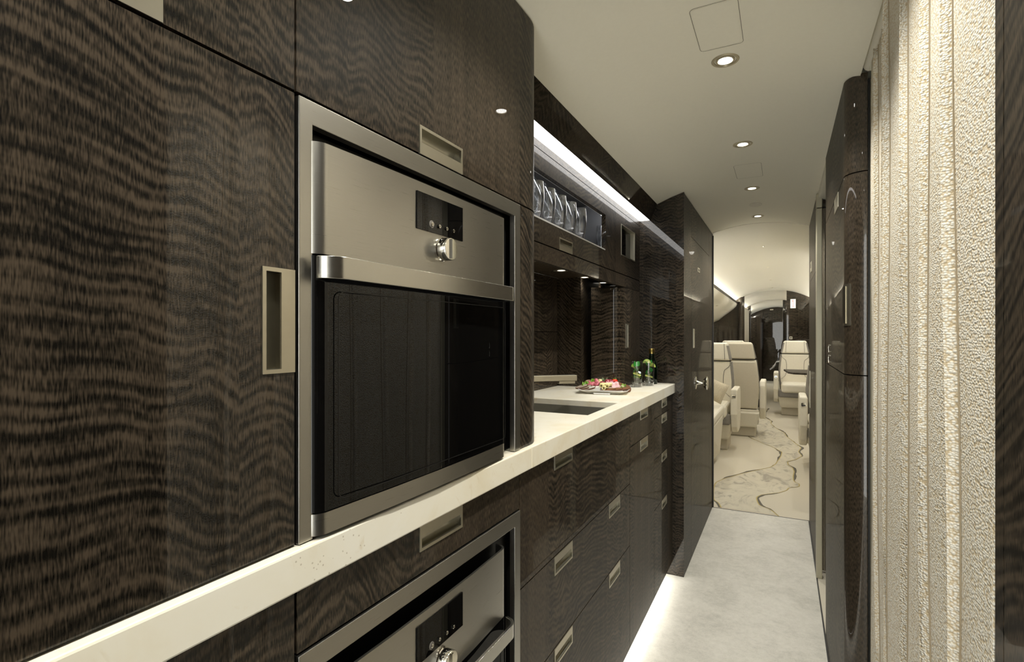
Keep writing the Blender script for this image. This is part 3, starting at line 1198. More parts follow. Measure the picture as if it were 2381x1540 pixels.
g.plate(XT, 3.168, 3.238, 1.570, 1.594, 0, .003, [(3.178, 3.228, 1.575, 1.589)])
g.build('latch', 'nickel', root)
# knob: rosette, cone and mushroom head
g = G()
k0 = (-.436, 3.085, .935)
g.lathe([(.036, 0), (.036, .003), (.033, .005), (.013, .007), (.011, .012), (.0055, .036), (.0055, .040), (.018, .041), (.027, .047), (.034, .056), (.037, .060), (.036, .064), (.030, .0655), (.0005, .066)], k0, (1, 0, 0), 32)
g.build('knob', 'chrome', root, smooth=35)

# ------------------------------------------------------------------ right side
XR = XN(.152)
# near rounded wardrobe panel
root = thing('rounded_wardrobe', (.2, 2.0, 0), 'tall dark wardrobe with rounded edge next to the curtain', 'cabinet')
rc = [(.152, 1.73)] + arc(.202, 1.73, .05, 180, 270, 12)[1:]


def rstrip(parent, name, z0, z1, y_far=2.4195):
    g = G()
    g.strip([(.152, y_far)] + rc, .016, z0, z1)
    return g.build(name, 'wood_r', parent, smooth=30)


rstrip(root, 'upper_door', 1.645, 1.907)
md = rstrip(root, 'middle_door', 1.094, 1.642)
rstrip(root, 'lower_door', .004, 1.091)
g = G()
g.box(.17, .42, 1.75, 2.418, 0, 1.86)
g.build('carcass', 'carcass', root)
g = G()
g.box(.2035, .2075, 1.681, 1.70, .004, 1.89)
g.box(.2035, .45, 1.695, 1.75, 0, 1.89)
g.build('edge_strip', 'black', root)
g = G()
g.plate(XR, 1.885, 2.005, 1.597, 1.642, -.001, .0018, [(1.892, 1.998, 1.618, 1.636)])
g.box(.151, .1535, 1.892, 1.998, 1.618, 1.636, 1)
g.build('recessed_handle', ['nickel', 'cup'], root)
# long pull wrapped on the rounded edge
g = G()
pa = arc(.202, 1.73, .0525, 187, 222, 8)
g.strip(pa, .003, 1.228, 1.343)
pb = arc(.202, 1.73, .0545, 190, 207, 6)
g.strip(pb, .002, 1.234, 1.337, 1)
g.build('long_pull', ['nickel', 'cup'], root, smooth=30)
# little metal hooks on the flat of the wardrobe
for z, lab in ((1.155, 'upper chrome hook on the glossy wardrobe side'), (1.118, 'lower chrome hook on the glossy wardrobe side')):
    g = G()
    g.tube([(.152, 2.17, z + .012), (.146, 2.17, z + .013), (.144, 2.17, z), (.146, 2.17, z - .013), (.152, 2.17, z - .012)], .0026, 8)
    tag(g.build('hook', 'chrome', smooth=60), lab, 'hook')
# beige jamb beside the curtain
g = G()
g.box(.208, .24, 1.655, 1.694, 0, 1.885)
struct('trim_6', g, 'beige_metal', 'beige metal jamb between wardrobe and curtain', bevel=.001)

# side doorway further along
g = G()
g.box(.1475, .173, 2.985, 3.03, 0, 1.83)
struct('trim_7', g, 'beige_metal', 'beige metal door post of the side doorway', bevel=.003)
g = G()
g.box(.1475, .173, 2.985, 3.03, 1.833, 1.9)
struct('trim_8', g, 'beige_metal', 'beige cap piece above the door post', bevel=.003)
g = G()
pts = []
for i in range(25):
    t = i / 24
    pts.append((.1795 + .04 * t, 3.072 + .006 * math.sin(t * 26)))
g.strip(pts, .004, .012, 1.845)
tag(g.build('doorway_curtain', simple('taupe ribbed curtain cloth', (.36, .32, .25), .8, noise=.25), smooth=60), 'narrow taupe curtain edge inside the side doorway', 'curtain')
g = G()
g.box(.30, .32, 2.43, 3.10, 0, 1.87)
struct('wall_doorway', g, 'black', 'dark panel inside the side doorway')
root = thing('side_cupboard', (.2, 3.5, 0), 'dark glossy cupboard front on the right beyond the side doorway', 'cabinet')
g = G()
g.box(.171, .45, 3.105, 3.86, 0, 1.86)
g.build('carcass', 'carcass', root)
front(root, XR, 'upper_door', 3.103, 3.66, 1.535, 1.908, mat='wood_r')
front(root, XR, 'lower_door', 3.103, 3.66, .004, 1.532, mat='wood_r')
front(root, XR, 'frame_panel', 3.6625, 3.885, .004, 1.908, mat='wood_r')
g = G()
g.plate(XR, 3.535, 3.645, 1.580, 1.640, 0, .003, [(3.55, 3.63, 1.602, 1.632)])
g.build('latch', 'nickel', root)
g = G()
g.box(.150, .156, 3.75, 3.78, .75, .98)
g.build('edge_plate', 'nickel', root)

# nearest dark panel at the right edge
root = thing('near_panel', (.25, -.2, 0), 'dark figured panel at the right edge nearest the camera', 'wall panel')
XQ = XN(.176)
g = G()
g.plate(XQ, -1.25, .618, 0, 1.90, -.02, 0)
g.build('panel', 'wood_r', root)
g = G()
g.plate(XQ, .620, .640, 0, 1.90, -.02, 0)
g.build('edge_strip', 'wood_r', root)
handle(root, XQ, -.02, .025, 1.0, 1.3, 'right')

# ------------------------------------------------------------------ curtain
def curtain():
    g = G()
    creases = [.645, .785, .90, 1.035, 1.225, 1.42, 1.53, 1.64]
    NZ = 40
    rowsz = [1.897 * i / NZ + .006 for i in range(NZ + 1)]
    rows = []
    uvs = []
    for z in rowsz:
        row = []
        zz_ = z / 1.9
        for ci in range(len(creases) - 1):
            ya, yb = creases[ci], creases[ci + 1]
            n = 14
            for j in range(n + (1 if ci == len(creases) - 2 else 0)):
                t = j / n
                sway = .013 * math.sin(z * 3.1 + ci * 1.7) * (1 if 0 < ci else 0)
                sway2 = .013 * math.sin(z * 3.1 + (ci + 1) * 1.7) * (1 if ci + 1 < len(creases) - 1 else 0)
                y = (ya + sway) * (1 - t) + (yb + sway2) * t
                w_ = min(1, max(0, (y - 1.225) / .05))
                base = .178 + .028 * w_ * w_ * (3 - 2 * w_)
                # each width starts in a rounded pleat, lies flat, then drops into a crease
                d = .0
                if t < .16:
                    d = -.0085 * math.sin(PI * t / .16) ** .8 + .008 * max(0, 1 - t / .04)
                elif t > .92:
                    d = .014 * ((t - .92) / .08) ** 1.5
                else:
                    d = -.0035 * math.sin(PI * (t - .16) / .76)
                if ci == 0 and t < .2:
                    d = 0
                if ci == len(creases) - 2 and t > .86:
                    d = 0
                row.append((base + d * (.75 + .25 * zz_) + .002 * math.sin(z * 5 + y * 21), y, z))
        rows.append(row)
    g.grid(rows)
    bm = g.bm
    bm.normal_update()
    uvl = bm.loops.layers.uv.new('UVMap')
    Cn = len(rows[0])
    mid = rows[len(rows) // 2]
    L = [0]
    for a, b in zip(mid, mid[1:]):
        L.append(L[-1] + math.dist(a, b))
    bm.verts.index_update()
    for fce in bm.faces:
        for l in fce.loops:
            l[uvl].uv = (L[l.vert.index % Cn], l.vert.co.z)
    o = g.build('curtain', 'curtain', uvmode=False, smooth=80, solid=.0015)
    # stitched seam beside every pleat, its tan also painting the crease shade
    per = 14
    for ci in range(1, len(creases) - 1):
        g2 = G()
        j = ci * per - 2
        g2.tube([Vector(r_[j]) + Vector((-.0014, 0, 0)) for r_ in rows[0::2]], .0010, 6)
        g2.build('seam', 'stitch_shade', o, smooth=60)
    return tag(o, 'cream pebbled curtain hanging in soft pleats at right', 'curtain')


curtain()

# ------------------------------------------------------------------ things on the counter: platter
PC = Vector((-.668, 2.145, .961))
PA = math.radians(9.5)


def pl(a, b, z=0.0):
    """platter frame: a to the right, b away, z above the worktop"""
    return (PC.x + a * math.cos(PA) - b * math.sin(PA), PC.y + a * math.sin(PA) + b * math.cos(PA), PC.z + z)


root = thing('platter', tuple(PC), 'white square porcelain platter of cold cuts near the tap', 'plate')
g = G()
prof = [(.07, .0005), (.078, .004), (.097, .013), (.103, .0155), (.103, .0175), (.095, .0155), (.076, .0065), (.069, .004)]


def sq(w, z, r=.3):
    return [pl(p[0], p[1], z) for p in rrect(-w, w, -w, w, w * .18, 3)]


g.grid([sq(w, z) for w, z in prof], 0, True)
g.f(sq(*prof[0]))
g.f(sq(*prof[-1]))
g.build('dish', 'porcelain', root, smooth=50)
g = G()
g.prism([(PC.x + q[0] - PC.x, q[1]) for q in (pl(-.035, -.1), pl(.035, -.1), pl(.03, -.108), pl(-.03, -.108))], 'z', .961 + .002, .961 + .0065)
g.build('grip_lug', 'porcelain', root, bevel=.001)


def put(g, name, mats, label, cat, a, b, z, rx=0, ry=0, rz=0, group=None, smooth=45, bevel=0):
    o = g.build(name, mats, smooth=smooth, bevel=bevel)
    o.location = pl(a, b, z)
    o.rotation_euler = (math.radians(rx), math.radians(ry), math.radians(rz) + PA)
    return tag(o, label, cat, group)


def slice_geo(w, h, t):
    """bread slice lying in its xy plane, thickness t, crust rim"""
    g = G()
    ol = [(w * math.cos(a) * (1 - .08 * math.sin(3 * a)), h * math.sin(a)) for a in [2 * PI * i / 20 for i in range(20)]]
    il = [(x * .92, y * .92) for x, y in ol]
    for z in (0, t):
        g.f([(x, y, z) for x, y in il])
        g.grid([[(x, y, z) for x, y in il], [(x, y, z) for x, y in ol]], 1, True)
    g.grid([[(x, y, 0) for x, y in ol], [(x, y, t) for x, y in ol]], 1, True)
    return g


# bread at the back left, standing
SG = 'pale bread slices at the back of the platter'
for i in range(3):
    put(slice_geo(.030, .021, .006), 'bread_slice', ['bread', 'crust'], ['large pale bread slice propped at back of platter', 'second pale bread slice behind the pink ham', 'outer pale bread slice at the back left of platter'][i], 'bread',
        -.050 - i * .014, .056 + i * .009, .024, 62, 0, 8 + i * 6, SG)
BG = 'grey bread slices at the front left of the platter'
for i in range(3):
    put(slice_geo(.030, .017, .005), 'bread_slice', ['bread_g', 'crust'], ['grey crusted bread slice beside the soft cheese wedge', 'grey crusted bread slice, middle at platter left', 'outermost grey bread slice overhanging platter left edge'][i], 'bread',
        -.055 - i * .018, -.060 + i * .012, .019 + i * .0015, 20, -12, -20, BG)
RG = 'dark rye slices fanned at the right of the platter'
for i in range(6):
    put(slice_geo(.026, .017, .0045), 'bread_slice', ['rye', 'crust'], ['dark rye slice next to the tomato, first of the fan', 'dark rye slice, second in the fan', 'dark rye slice, third in the fan', 'dark rye slice, fourth in the fan', 'dark rye slice, fifth in the fan', 'dark rye slice at the outer end of the fan'][i], 'bread',
        .040 + i * .009, .030 - i * .002, .030 - i * .0028, 36, 22, -30, RG)
for i in range(3):
    put(slice_geo(.032, .014, .004), 'bread_slice', ['rye', 'crust'], ['dark rye slice lying at the platter front', 'dark rye slice, middle of the front right three', 'dark rye slice pointing off the front right corner'][i], 'bread',
        .022 + i * .028, -.076 + i * .004, .0165 + i * .002, 14, -8, 6, 'dark rye slices along the platter front')


# rolled meats and cheeses
def roll_geo(r0, r1, L, turns=2.2, th=.0018, fl=1.0):
    g = G()
    rows = []
    n = 34
    for k in range(7):
        t = k / 6
        R = r0 + (r1 - r0) * t
        rows.append([(R * (1 - .55 * i / n) * math.cos(turns * 2 * PI * i / n), t * L, R * fl * (1 - .55 * i / n) * math.sin(turns * 2 * PI * i / n)) for i in range(n + 1)])
    g.grid(rows)
    return g


def roll(name, mat, label, cat, a, b, z, r0, r1, L, rx, rz, group):
    g = roll_geo(r0, r1, L)
    o = g.build(name, mat, smooth=70, solid=.0018)
    o.location = pl(a, b, z)
    o.rotation_euler = (math.radians(rx), 0, math.radians(rz) + PA)
    return tag(o, label, cat, group)


hl = ['rolled rose ham standing highest on the left', 'rolled rose ham next to the lettuce', 'rolled rose ham in front of the lettuce', 'rolled rose ham leaning on the dark salami', 'flat rose ham roll lowest on the left', 'rose ham roll behind the white cheese wedge']
for i, (a, b, z, rx, rz) in enumerate([(-.040, .016, .036, 50, 20), (-.066, .004, .026, 30, 55), (-.052, -.012, .025, 22, -30), (-.028, -.004, .026, 50, -35), (-.058, -.028, .020, 5, 80), (-.034, -.030, .021, 12, 40)]):
    roll('ham_roll', 'ham', hl[i], 'ham', a, b, z, .010, .0075, .026, rx, rz, 'rolled rose ham on the platter')
sl = ['dark red cured meat roll at platter centre', 'dark red cured meat roll behind the cheese rolls', 'dark red cured meat rosette beside the tomato', 'dark red cured meat roll under the rosemary', 'dark red cured meat fold at centre right']
for i, (a, b, z, rx, rz) in enumerate([(-.012, -.006, .028, 60, 10), (.002, -.018, .022, 25, -20), (.020, .022, .033, 55, 0), (.004, .012, .035, 60, 40), (.030, .012, .030, 40, -50)]):
    roll('cured_meat_roll', 'salami', sl[i], 'cured meat', a, b, z, .0125, .009, .022, rx, rz, 'dark cured meat rolls on the platter')
pl_ = ['pale pink ham fold at centre right of platter', 'pale pink ham fold beneath the tomato', 'pale pink ham fold nearest the rye fan']
for i, (a, b, z, rz) in enumerate([(.032, -.012, .028, 10), (.040, -.022, .022, -14), (.058, -.030, .018, 4)]):
    g = G()
    rows = []
    for k in range(6):
        t = k / 5
        rows.append([(-.026 + .052 * j / 10, -.012 + .03 * t, (.014 if i == 0 else .009) * (1 - abs(2 * t - 1) ** 2) + .003 * math.sin(j * 1.5 + t * 3)) for j in range(11)])
    g.grid(rows)
    o = g.build('ham_fold', 'pale_ham', smooth=70, solid=.002)
    o.location = pl(a, b, z)
    o.rotation_euler = (.25, 0, math.radians(rz) + PA)
    tag(o, pl_[i], 'ham', 'pale ham folds on the platter')
cl = ['pale yellow cheese roll at the left of the pile', 'pale yellow cheese roll in the middle of the pile', 'pale yellow cheese roll at the front bottom', 'long pale yellow cheese roll lying to the right']
for i, (a, b, z, rz, L) in enumerate([(-.004, -.060, .026, -2, .03), (.018, -.060, .025, 6, .03), (.008, -.080, .019, 2, .03), (.008, -.040, .028, -72, .05)]):
    roll('cheese_roll', 'cheese', cl[i], 'cheese', a, b, z, .0085, .0085, L, 0, rz, 'pale cheese rolls on the platter')
roll('cheese_roll', 'cheese', 'pale cheese roll standing between ham and cured meat', 'cheese', -.022, .02, .035, .011, .009, .022, 55, -10, 'pale cheese rolls on the platter')
g = G()
g.prism([(-.028, -.012), (.02, -.02), (.026, .012)], 'z', 0, .016)
put(g, 'cheese_wedge', 'brie', 'white soft cheese wedge at the platter front', 'cheese', -.032, -.062, .014, 8, 0, 10, bevel=.002, smooth=None)
g = G()
g.prism([(-.05, -.012), (.05, -.016), (.045, .012), (-.04, .014)], 'z', 0, .007)
put(g, 'cheese_slab', 'brie', 'flat white cheese slab at the front right of platter', 'cheese', .052, -.052, .017, 4, 0, 4, bevel=.0015, smooth=None)
# tomato
root = thing('tomato', pl(.036, .034, .034), 'red cherry tomato with green stalk', 'tomato')
g = G()
g.lathe([(.0005, .001), (.007, 0), (.0115, .004), (.013, .009), (.0118, .015), (.007, .0195), (.0005, .0185)], root.location, seg=24)
g.build('fruit', 'tomato', root, smooth=60)
g = G()
tp = Vector(root.location) + Vector((0, 0, .0185))
g.tube([tp, tp + Vector((.001, 0, .005)), tp + Vector((.003, 0, .009))], .0009, 6)
for i in range(5):
    t = 2 * PI * i / 5
    g.tube([tp, tp + Vector((.006 * math.cos(t), .006 * math.sin(t), .0015)), tp + Vector((.009 * math.cos(t), .009 * math.sin(t), .004))], [.0009, .0008, .0003], 5)
g.build('stalk', 'lettuce', root, smooth=60)


def leaf_geo(L, Wd, curl=.3, wave=.002):
    g = G()
    rows = []
    for k in range(9):
        t = k / 8
        w = Wd * math.sin(PI * min(1, t * .93 + .07)) ** .8
        rows.append([(w * s_ / 3, t * L, curl * L * t * t + wave * math.sin(s_ * 2.1 + t * 11) * abs(s_)) for s_ in range(-3, 4)])
    g.grid(rows)
    return g


for i, (a, b, z, rx, rz, L) in enumerate([(-.080, -.022, .020, 28, 20, .036), (-.060, .026, .028, 35, 60, .032), (.078, -.030, .018, 10, -60, .03)]):
    o = leaf_geo(L, .016, .3, .0035).build('lettuce_leaf', 'lettuce', smooth=70, solid=.0008)
    o.location = pl(a, b, z)
    o.rotation_euler = (math.radians(rx), 0, math.radians(rz) + PA)
    tag(o, ['green lettuce leaf at the left edge of the platter', 'green lettuce leaf behind the ham rolls', 'green lettuce leaf poking out at platter right'][i], 'lettuce', 'lettuce on the platter')
g = G()
rb = Vector(pl(-.006, .018, .040))
for i in range(11):
    t = random.Random(i).uniform(-1, 1)
    q = random.Random(i + 50).uniform(-1, 1)
    g.tube([rb, rb + Vector((.008 * t, .005 * q, .010)), rb + Vector((.016 * t, .008 * q, .019 + .003 * q))], [.0009, .0014, .0004], 5)
tag(g.build('rosemary_sprig', 'rosemary', smooth=60), 'grey green rosemary sprig standing among the meats', 'herb')


# ------------------------------------------------------------------ drinks
def drink(x, y, label, seed):
    r = .0275
    h = .118
    root = thing('drink_glass', (x, y, .961), label, 'glass', 'tall drinks with lime and mint')
    o = (x, y, .9613)
    g = G()
    n = 0
    g.lathe([(.0005, 0), (.0225, 0), (.0238, .002), (.0242, .02), (.0262, .07), (r, h), (r - .0016, h), (.0245, .07), (.0225, .024), (.0215, .0215), (.0005, .021)], o, seg=32)
    g.build('tumbler', 'glass', root, smooth=50)
    g = G()
    g.lathe([(.0005, .0004), (.0222, .0004), (.0236, .0022), (.0222, .0205), (.0005, .0205)], o, seg=32)
    g.build('glass_foot', 'glass_base', root, smooth=50)
    g = G()
    g.lathe([(.0005, .0213), (.0212, .0217), (.0222, .024), (.0242, .07), (.0252, .098), (.0005, .098)], o, seg=32)
    g.build('drink', 'liquid', root, smooth=50)
    rd = random.Random(seed)
    for i in range(3):
        g = G()
        g.box(-.008, .008, -.008, .008, -.008, .008)
        q = g.build('ice_cube', 'ice', None, bevel=.002)
        q.location = (rd.uniform(-.010, .010), rd.uniform(-.010, .010), .085 - .014 * i)
        q.rotation_euler = (rd.uniform(0, 1), rd.uniform(0, 1), rd.uniform(0, 2))
        q.parent = root
    # lime wedges: half discs with a rind
    spots = [(-.017, -.004, .098, 80, 20, 75), (.004, -.014, .060, 25, 20, 10), (-.002, .006, .044, 15, -10, 200)] if seed == 1 else [(-.006, -.01, .118, 86, 0, 12), (.017, -.004, .100, 80, 10, 60), (.002, -.012, .045, 15, 15, 20)]
    for a, b, z, rx, ry, rz in spots:
        g = G()
        R = .019
        pts = [(R * math.cos(PI * i / 14), R * math.sin(PI * i / 14)) for i in range(15)]
        g.prism([(p[0] * .86, p[1] * .86) for p in pts], 'z', -.0028, .0028)
        g.grid([[(p[0] * .86, p[1] * .86, .0028) for p in pts], [(p[0], p[1], .0024) for p in pts], [(p[0], p[1], -.0024) for p in pts], [(p[0] * .86, p[1] * .86, -.0028) for p in pts]], 1)
        q = g.build('lime_wedge', ['lime', 'limerind'], None)
        q.location = (a, b, z)
        q.rotation_euler = (math.radians(rx), math.radians(ry), math.radians(rz))
        q.parent = root
    for i in range(5):
        g = leaf_geo(.026, .0105, .2, .0006)
        q = g.build('mint_leaf', 'mint', None, smooth=70, solid=.0005)
        q.location = (rd.uniform(-.013, .013), rd.uniform(-.013, .006), [.108, .106, .075, .062, .05][i])
        q.rotation_euler = (rd.uniform(.4, 1.4), rd.uniform(-.5, .5), rd.uniform(0, 6.2))
        q.parent = root
    return root


drink(-.604, 2.432, 'tall iced drink with lime and mint nearest the platter', 1)
drink(-.570, 2.522, 'tall iced drink with a lime slice on its rim, before the bottle', 2)
root = thing('bottle', (-.579, 2.628, .961), 'green glass bottle with gold cap behind the drinks', 'bottle')
g = G()
g.lathe([(.0005, 0), (.026, 0), (.0275, .003), (.0275, .085), (.024, .105), (.0135, .130), (.0118, .150), (.0118, .168), (.0005, .168)], root.location, seg=32)
g.build('bottle_body', 'green_glass', root, smooth=50)
g = G()
g.lathe([(.0135, .150), (.0135, .166), (.0148, .168), (.0148, .174), (.0135, .1755), (.0005, .176)], root.location, seg=28)
g.build('cap', 'gold', root, smooth=40)

# ------------------------------------------------------------------ cabin beyond
def cabin_ceiling(y0, y1, name, xa=-.80, xb=.51, dz=0.0):
    g = G()
    q = [xa + (xb - xa) * i / 30 for i in range(31)]
    g.prism([(x, ceil_z(x) - dz) for x in q] + [(xb, 2.03), (xa, 2.03)], 'y', y0, y1)
    return struct(name, g, 'ceil2', smooth=30)


cabin_ceiling(3.886, 9.62, 'ceiling.002')
cabin_ceiling(9.64, 12.36, 'ceiling.003', dz=.0)
cabin_ceiling(12.38, 15.6, 'ceiling.004', dz=.0)
for sgn, nm in ((-1, 'left'), (1, 'right')):
    def mx(x):
        return x if sgn < 0 else -.294 - x
    # overhead panel: concave underside from the ledge to the side wall
    for y0, y1, k in ((3.95, 9.6, ''), (9.66, 12.34, '.001'), (12.4, 14.0, '.002')):
        g = G()
        pr = [(-.682, 1.755), (-.684, 1.735), (-.70, 1.695), (-.74, 1.655), (-.82, 1.59), (-.90, 1.53), (-.97, 1.47), (-1.06, 1.43), (-1.12, 1.43), (-1.12, 1.65), (-.80, 1.70), (-.72, 1.755)]
        g.prism([(mx(a), b) for a, b in pr], 'y', y0, y1)
        struct('trim_overhead_' + nm + k, g, 'cream_panel', 'cream overhead service panel along the cabin side', smooth=40)
        g = G()
        x0, x1 = sorted((mx(-.700), mx(-.678)))
        g.box(x0, x1, y0, y1, 1.742, 1.776)
        struct('trim_ledge_' + nm + k, g, 'wood_c', 'thin dark ledge below the cove light')
        g = G()
        x0, x1 = sorted((mx(-.765), mx(-.735)))
        g.box(x0, x1, y0 + (1.1 if sgn > 0 and not k else 0), y1 - .01, 1.757, 1.762)
        tag(g.build('cove_light', 'cove'), {'': 'cove light strip along the first cabin zone, %s side', '.001': 'cove light strip along the middle cabin zone, %s side', '.002': 'cove light strip along the far cabin zone, %s side'}[k] % nm, 'light strip', 'cabin cove lights')
    g = G()
    x0, x1 = sorted((mx(-.66), mx(-.64)))
    g.box(x0, x1, 10.4, 12.26, 0, 1.74)
    struct('trim_sidepanel_' + nm, g, 'cream_panel', 'cream wall panel of the middle cabin zone')
    g = G()
    x0, x1 = sorted((mx(-1.12), mx(-1.08)))
    g.box(x0, x1, 3.92, 15.6, 0, 1.43)
    struct('wall_cabin_' + nm, g, 'cream_panel')
    for i in range(4):
        yc = 5.6 + i * 1.05
        g = G()
        xw = mx(-1.079)
        g.prism(rrect(yc - .17, yc + .17, .93, 1.33, .09, 5), 'x', xw - .002, xw + .002)
        o = struct('window_%d' % (i + 1 + (4 if sgn > 0 else 0)), g, simple('dark shaded window', (.05, .05, .05), .2), 'dark shaded oval cabin window')
    # ledge below the windows
    g = G()
    x0, x1 = sorted((mx(-1.08), mx(-.99)))
    g.box(x0, x1, 3.95, 9.58, .40, .66)
    struct('trim_sideledge_' + nm, g, 'wood_c', 'dark wood side ledge below the windows', bevel=.004)
# bulkheads
def bulkhead(name, xa, xb, y0, y1, label, mat='wood_c', round_at=None):
    g = G()
    n = 12
    if xa > xb:
        xa, xb = xb, xa
    xs_ = [xa + (xb - xa) * i / n for i in range(n + 1)]
    g.prism([(xa, 0)] + [(x, ceil_z(x) - .001) for x in xs_] + [(xb, 0)], 'y', y0, y1)
    return struct(name, g, mat, label, smooth=30)


g = G()
g.box(-1.2, -.4375, 3.8865, 3.92, 0, 2.0)
struct('wall_partition', g, 'wood_c', 'dark partition behind the tall cupboard')
g = G()
g.box(.154, .95, 3.8865, 3.92, 0, 2.0)
struct('wall_partition.001', g, 'wood_c', 'dark partition behind the right cupboard')
bulkhead('wall_bulkhead', -1.1, -.575, 9.6, 9.66, 'glossy dark bulkhead on the left of the cabin')
bulkhead('wall_bulkhead.001', .056, .85, 9.6, 9.66, 'glossy dark bulkhead on the right carrying the exit sign')
bulkhead('wall_bulkhead.002', -1.1, -.612, 12.3, 12.4, 'second dark bulkhead on the left')
bulkhead('wall_bulkhead.003', .0, .85, 12.3, 12.4, 'second dark bulkhead on the right')
bulkhead('wall_far', -1.1, .85, 15.5, 15.6, 'glossy dark wall at the far end of the cabin')
for (x, y, s_, nm) in ((-.575, 9.57, -1, ''), (-.612, 12.27, -1, '.001'), (.02, 12.27, 1, '.002')):
    g = G()
    top = ceil_z(x - .03) - .005
    g.lathe([(.045, 0), (.045, top)], (x - .045 if s_ < 0 else x + .03, y, 0), seg=24)
    struct('trim_column' + nm, g, 'wood_c', 'rounded dark column at the bulkhead edge', smooth=40)
# dark galley cabinet at far left
g = G()
g.box(-.86, -.50, 14.6, 15.49, 0, 1.66)
tag(g.build('far_cabinet', 'wood_c'), 'dark tall cabinet at far end of the cabin, left', 'cabinet')
# door in the far wall
root = thing('far_door', (-.2, 15.49, 0), 'dark glossy door at the far end of the aisle', 'door')
g = G()
g.box(-.46, .04, 15.47, 15.497, .02, 1.86)
g.build('leaf', 'wood_c', root, bevel=.004)
g = G()
g.box(-.30, -.22, 15.468, 15.472, 1.88, 1.905)
tag(g.build('far_light', simple('small pale far light', (.8, .75, .6), .5)), 'tiny pale box above the far door', 'light')

# exit sign and outlet on the right bulkhead
root = thing('exit_sign', (.149, 9.598, 1.645), 'white EXIT sign with red vertical letters on the right bulkhead', 'sign')
g = G()
g.box(.108, .189, 9.585, 9.599, 1.642, 1.796)
g.build('frame', 'beige_metal', root, bevel=.002)
g = G()
g.box(.113, .184, 9.582, 9.5845, 1.648, 1.790)
g.build('face', 'sign_w', root)
L4 = {'E': [(0, 0, .2, 1), (0, .8, 1, 1), (0, .4, .85, .6), (0, 0, 1, .2)], 'I': [(.4, 0, .6, 1), (.15, .85, .85, 1), (.15, 0, .85, .15)], 'T': [(.4, 0, .6, 1), (0, .8, 1, 1)]}
for i, ch in enumerate('EXIT'):
    g = G()
    zb = 1.749 - i * .0315
    xb, w, h = .136, .025, .026
    if ch == 'X':
        for s_ in (0, 1):
            a, b = (0, 1) if s_ else (1, 0)
            g.prism([(xb + (a * .8) * w, zb), (xb + (a * .8 + .2) * w, zb), (xb + (b * .8 + .2) * w, zb + h), (xb + (b * .8) * w, zb + h)], 'y', 9.580 + s_ * .0004, 9.5818)
    else:
        for (a0, b0, a1, b1) in L4[ch]:
            g.box(xb + a0 * w, xb + a1 * w, 9.580, 9.5818, zb + b0 * h, zb + b1 * h)
    g.build('letter', 'sign_r', root)
root = thing('outlet', (.117, 9.598, 1.144), 'small square black outlet in a pale frame below the exit sign', 'outlet')
g = G()
g.plate(lambda a, b, d: (a, 9.6 - d, b), .097, .138, 1.144, 1.186, 0, .006, [(.107, .128, 1.154, 1.176)])
g.build('frame', 'nickel', root)
g = G()
g.box(.107, .128, 9.5955, 9.599, 1.154, 1.176)
g.build('socket', 'black', root)


# ------------------------------------------------------------------ seats
def rbox(g, x0, x1, y0, y1, z0, z1, mat=0):
    g.box(x0, x1, y0, y1, z0, z1, mat)


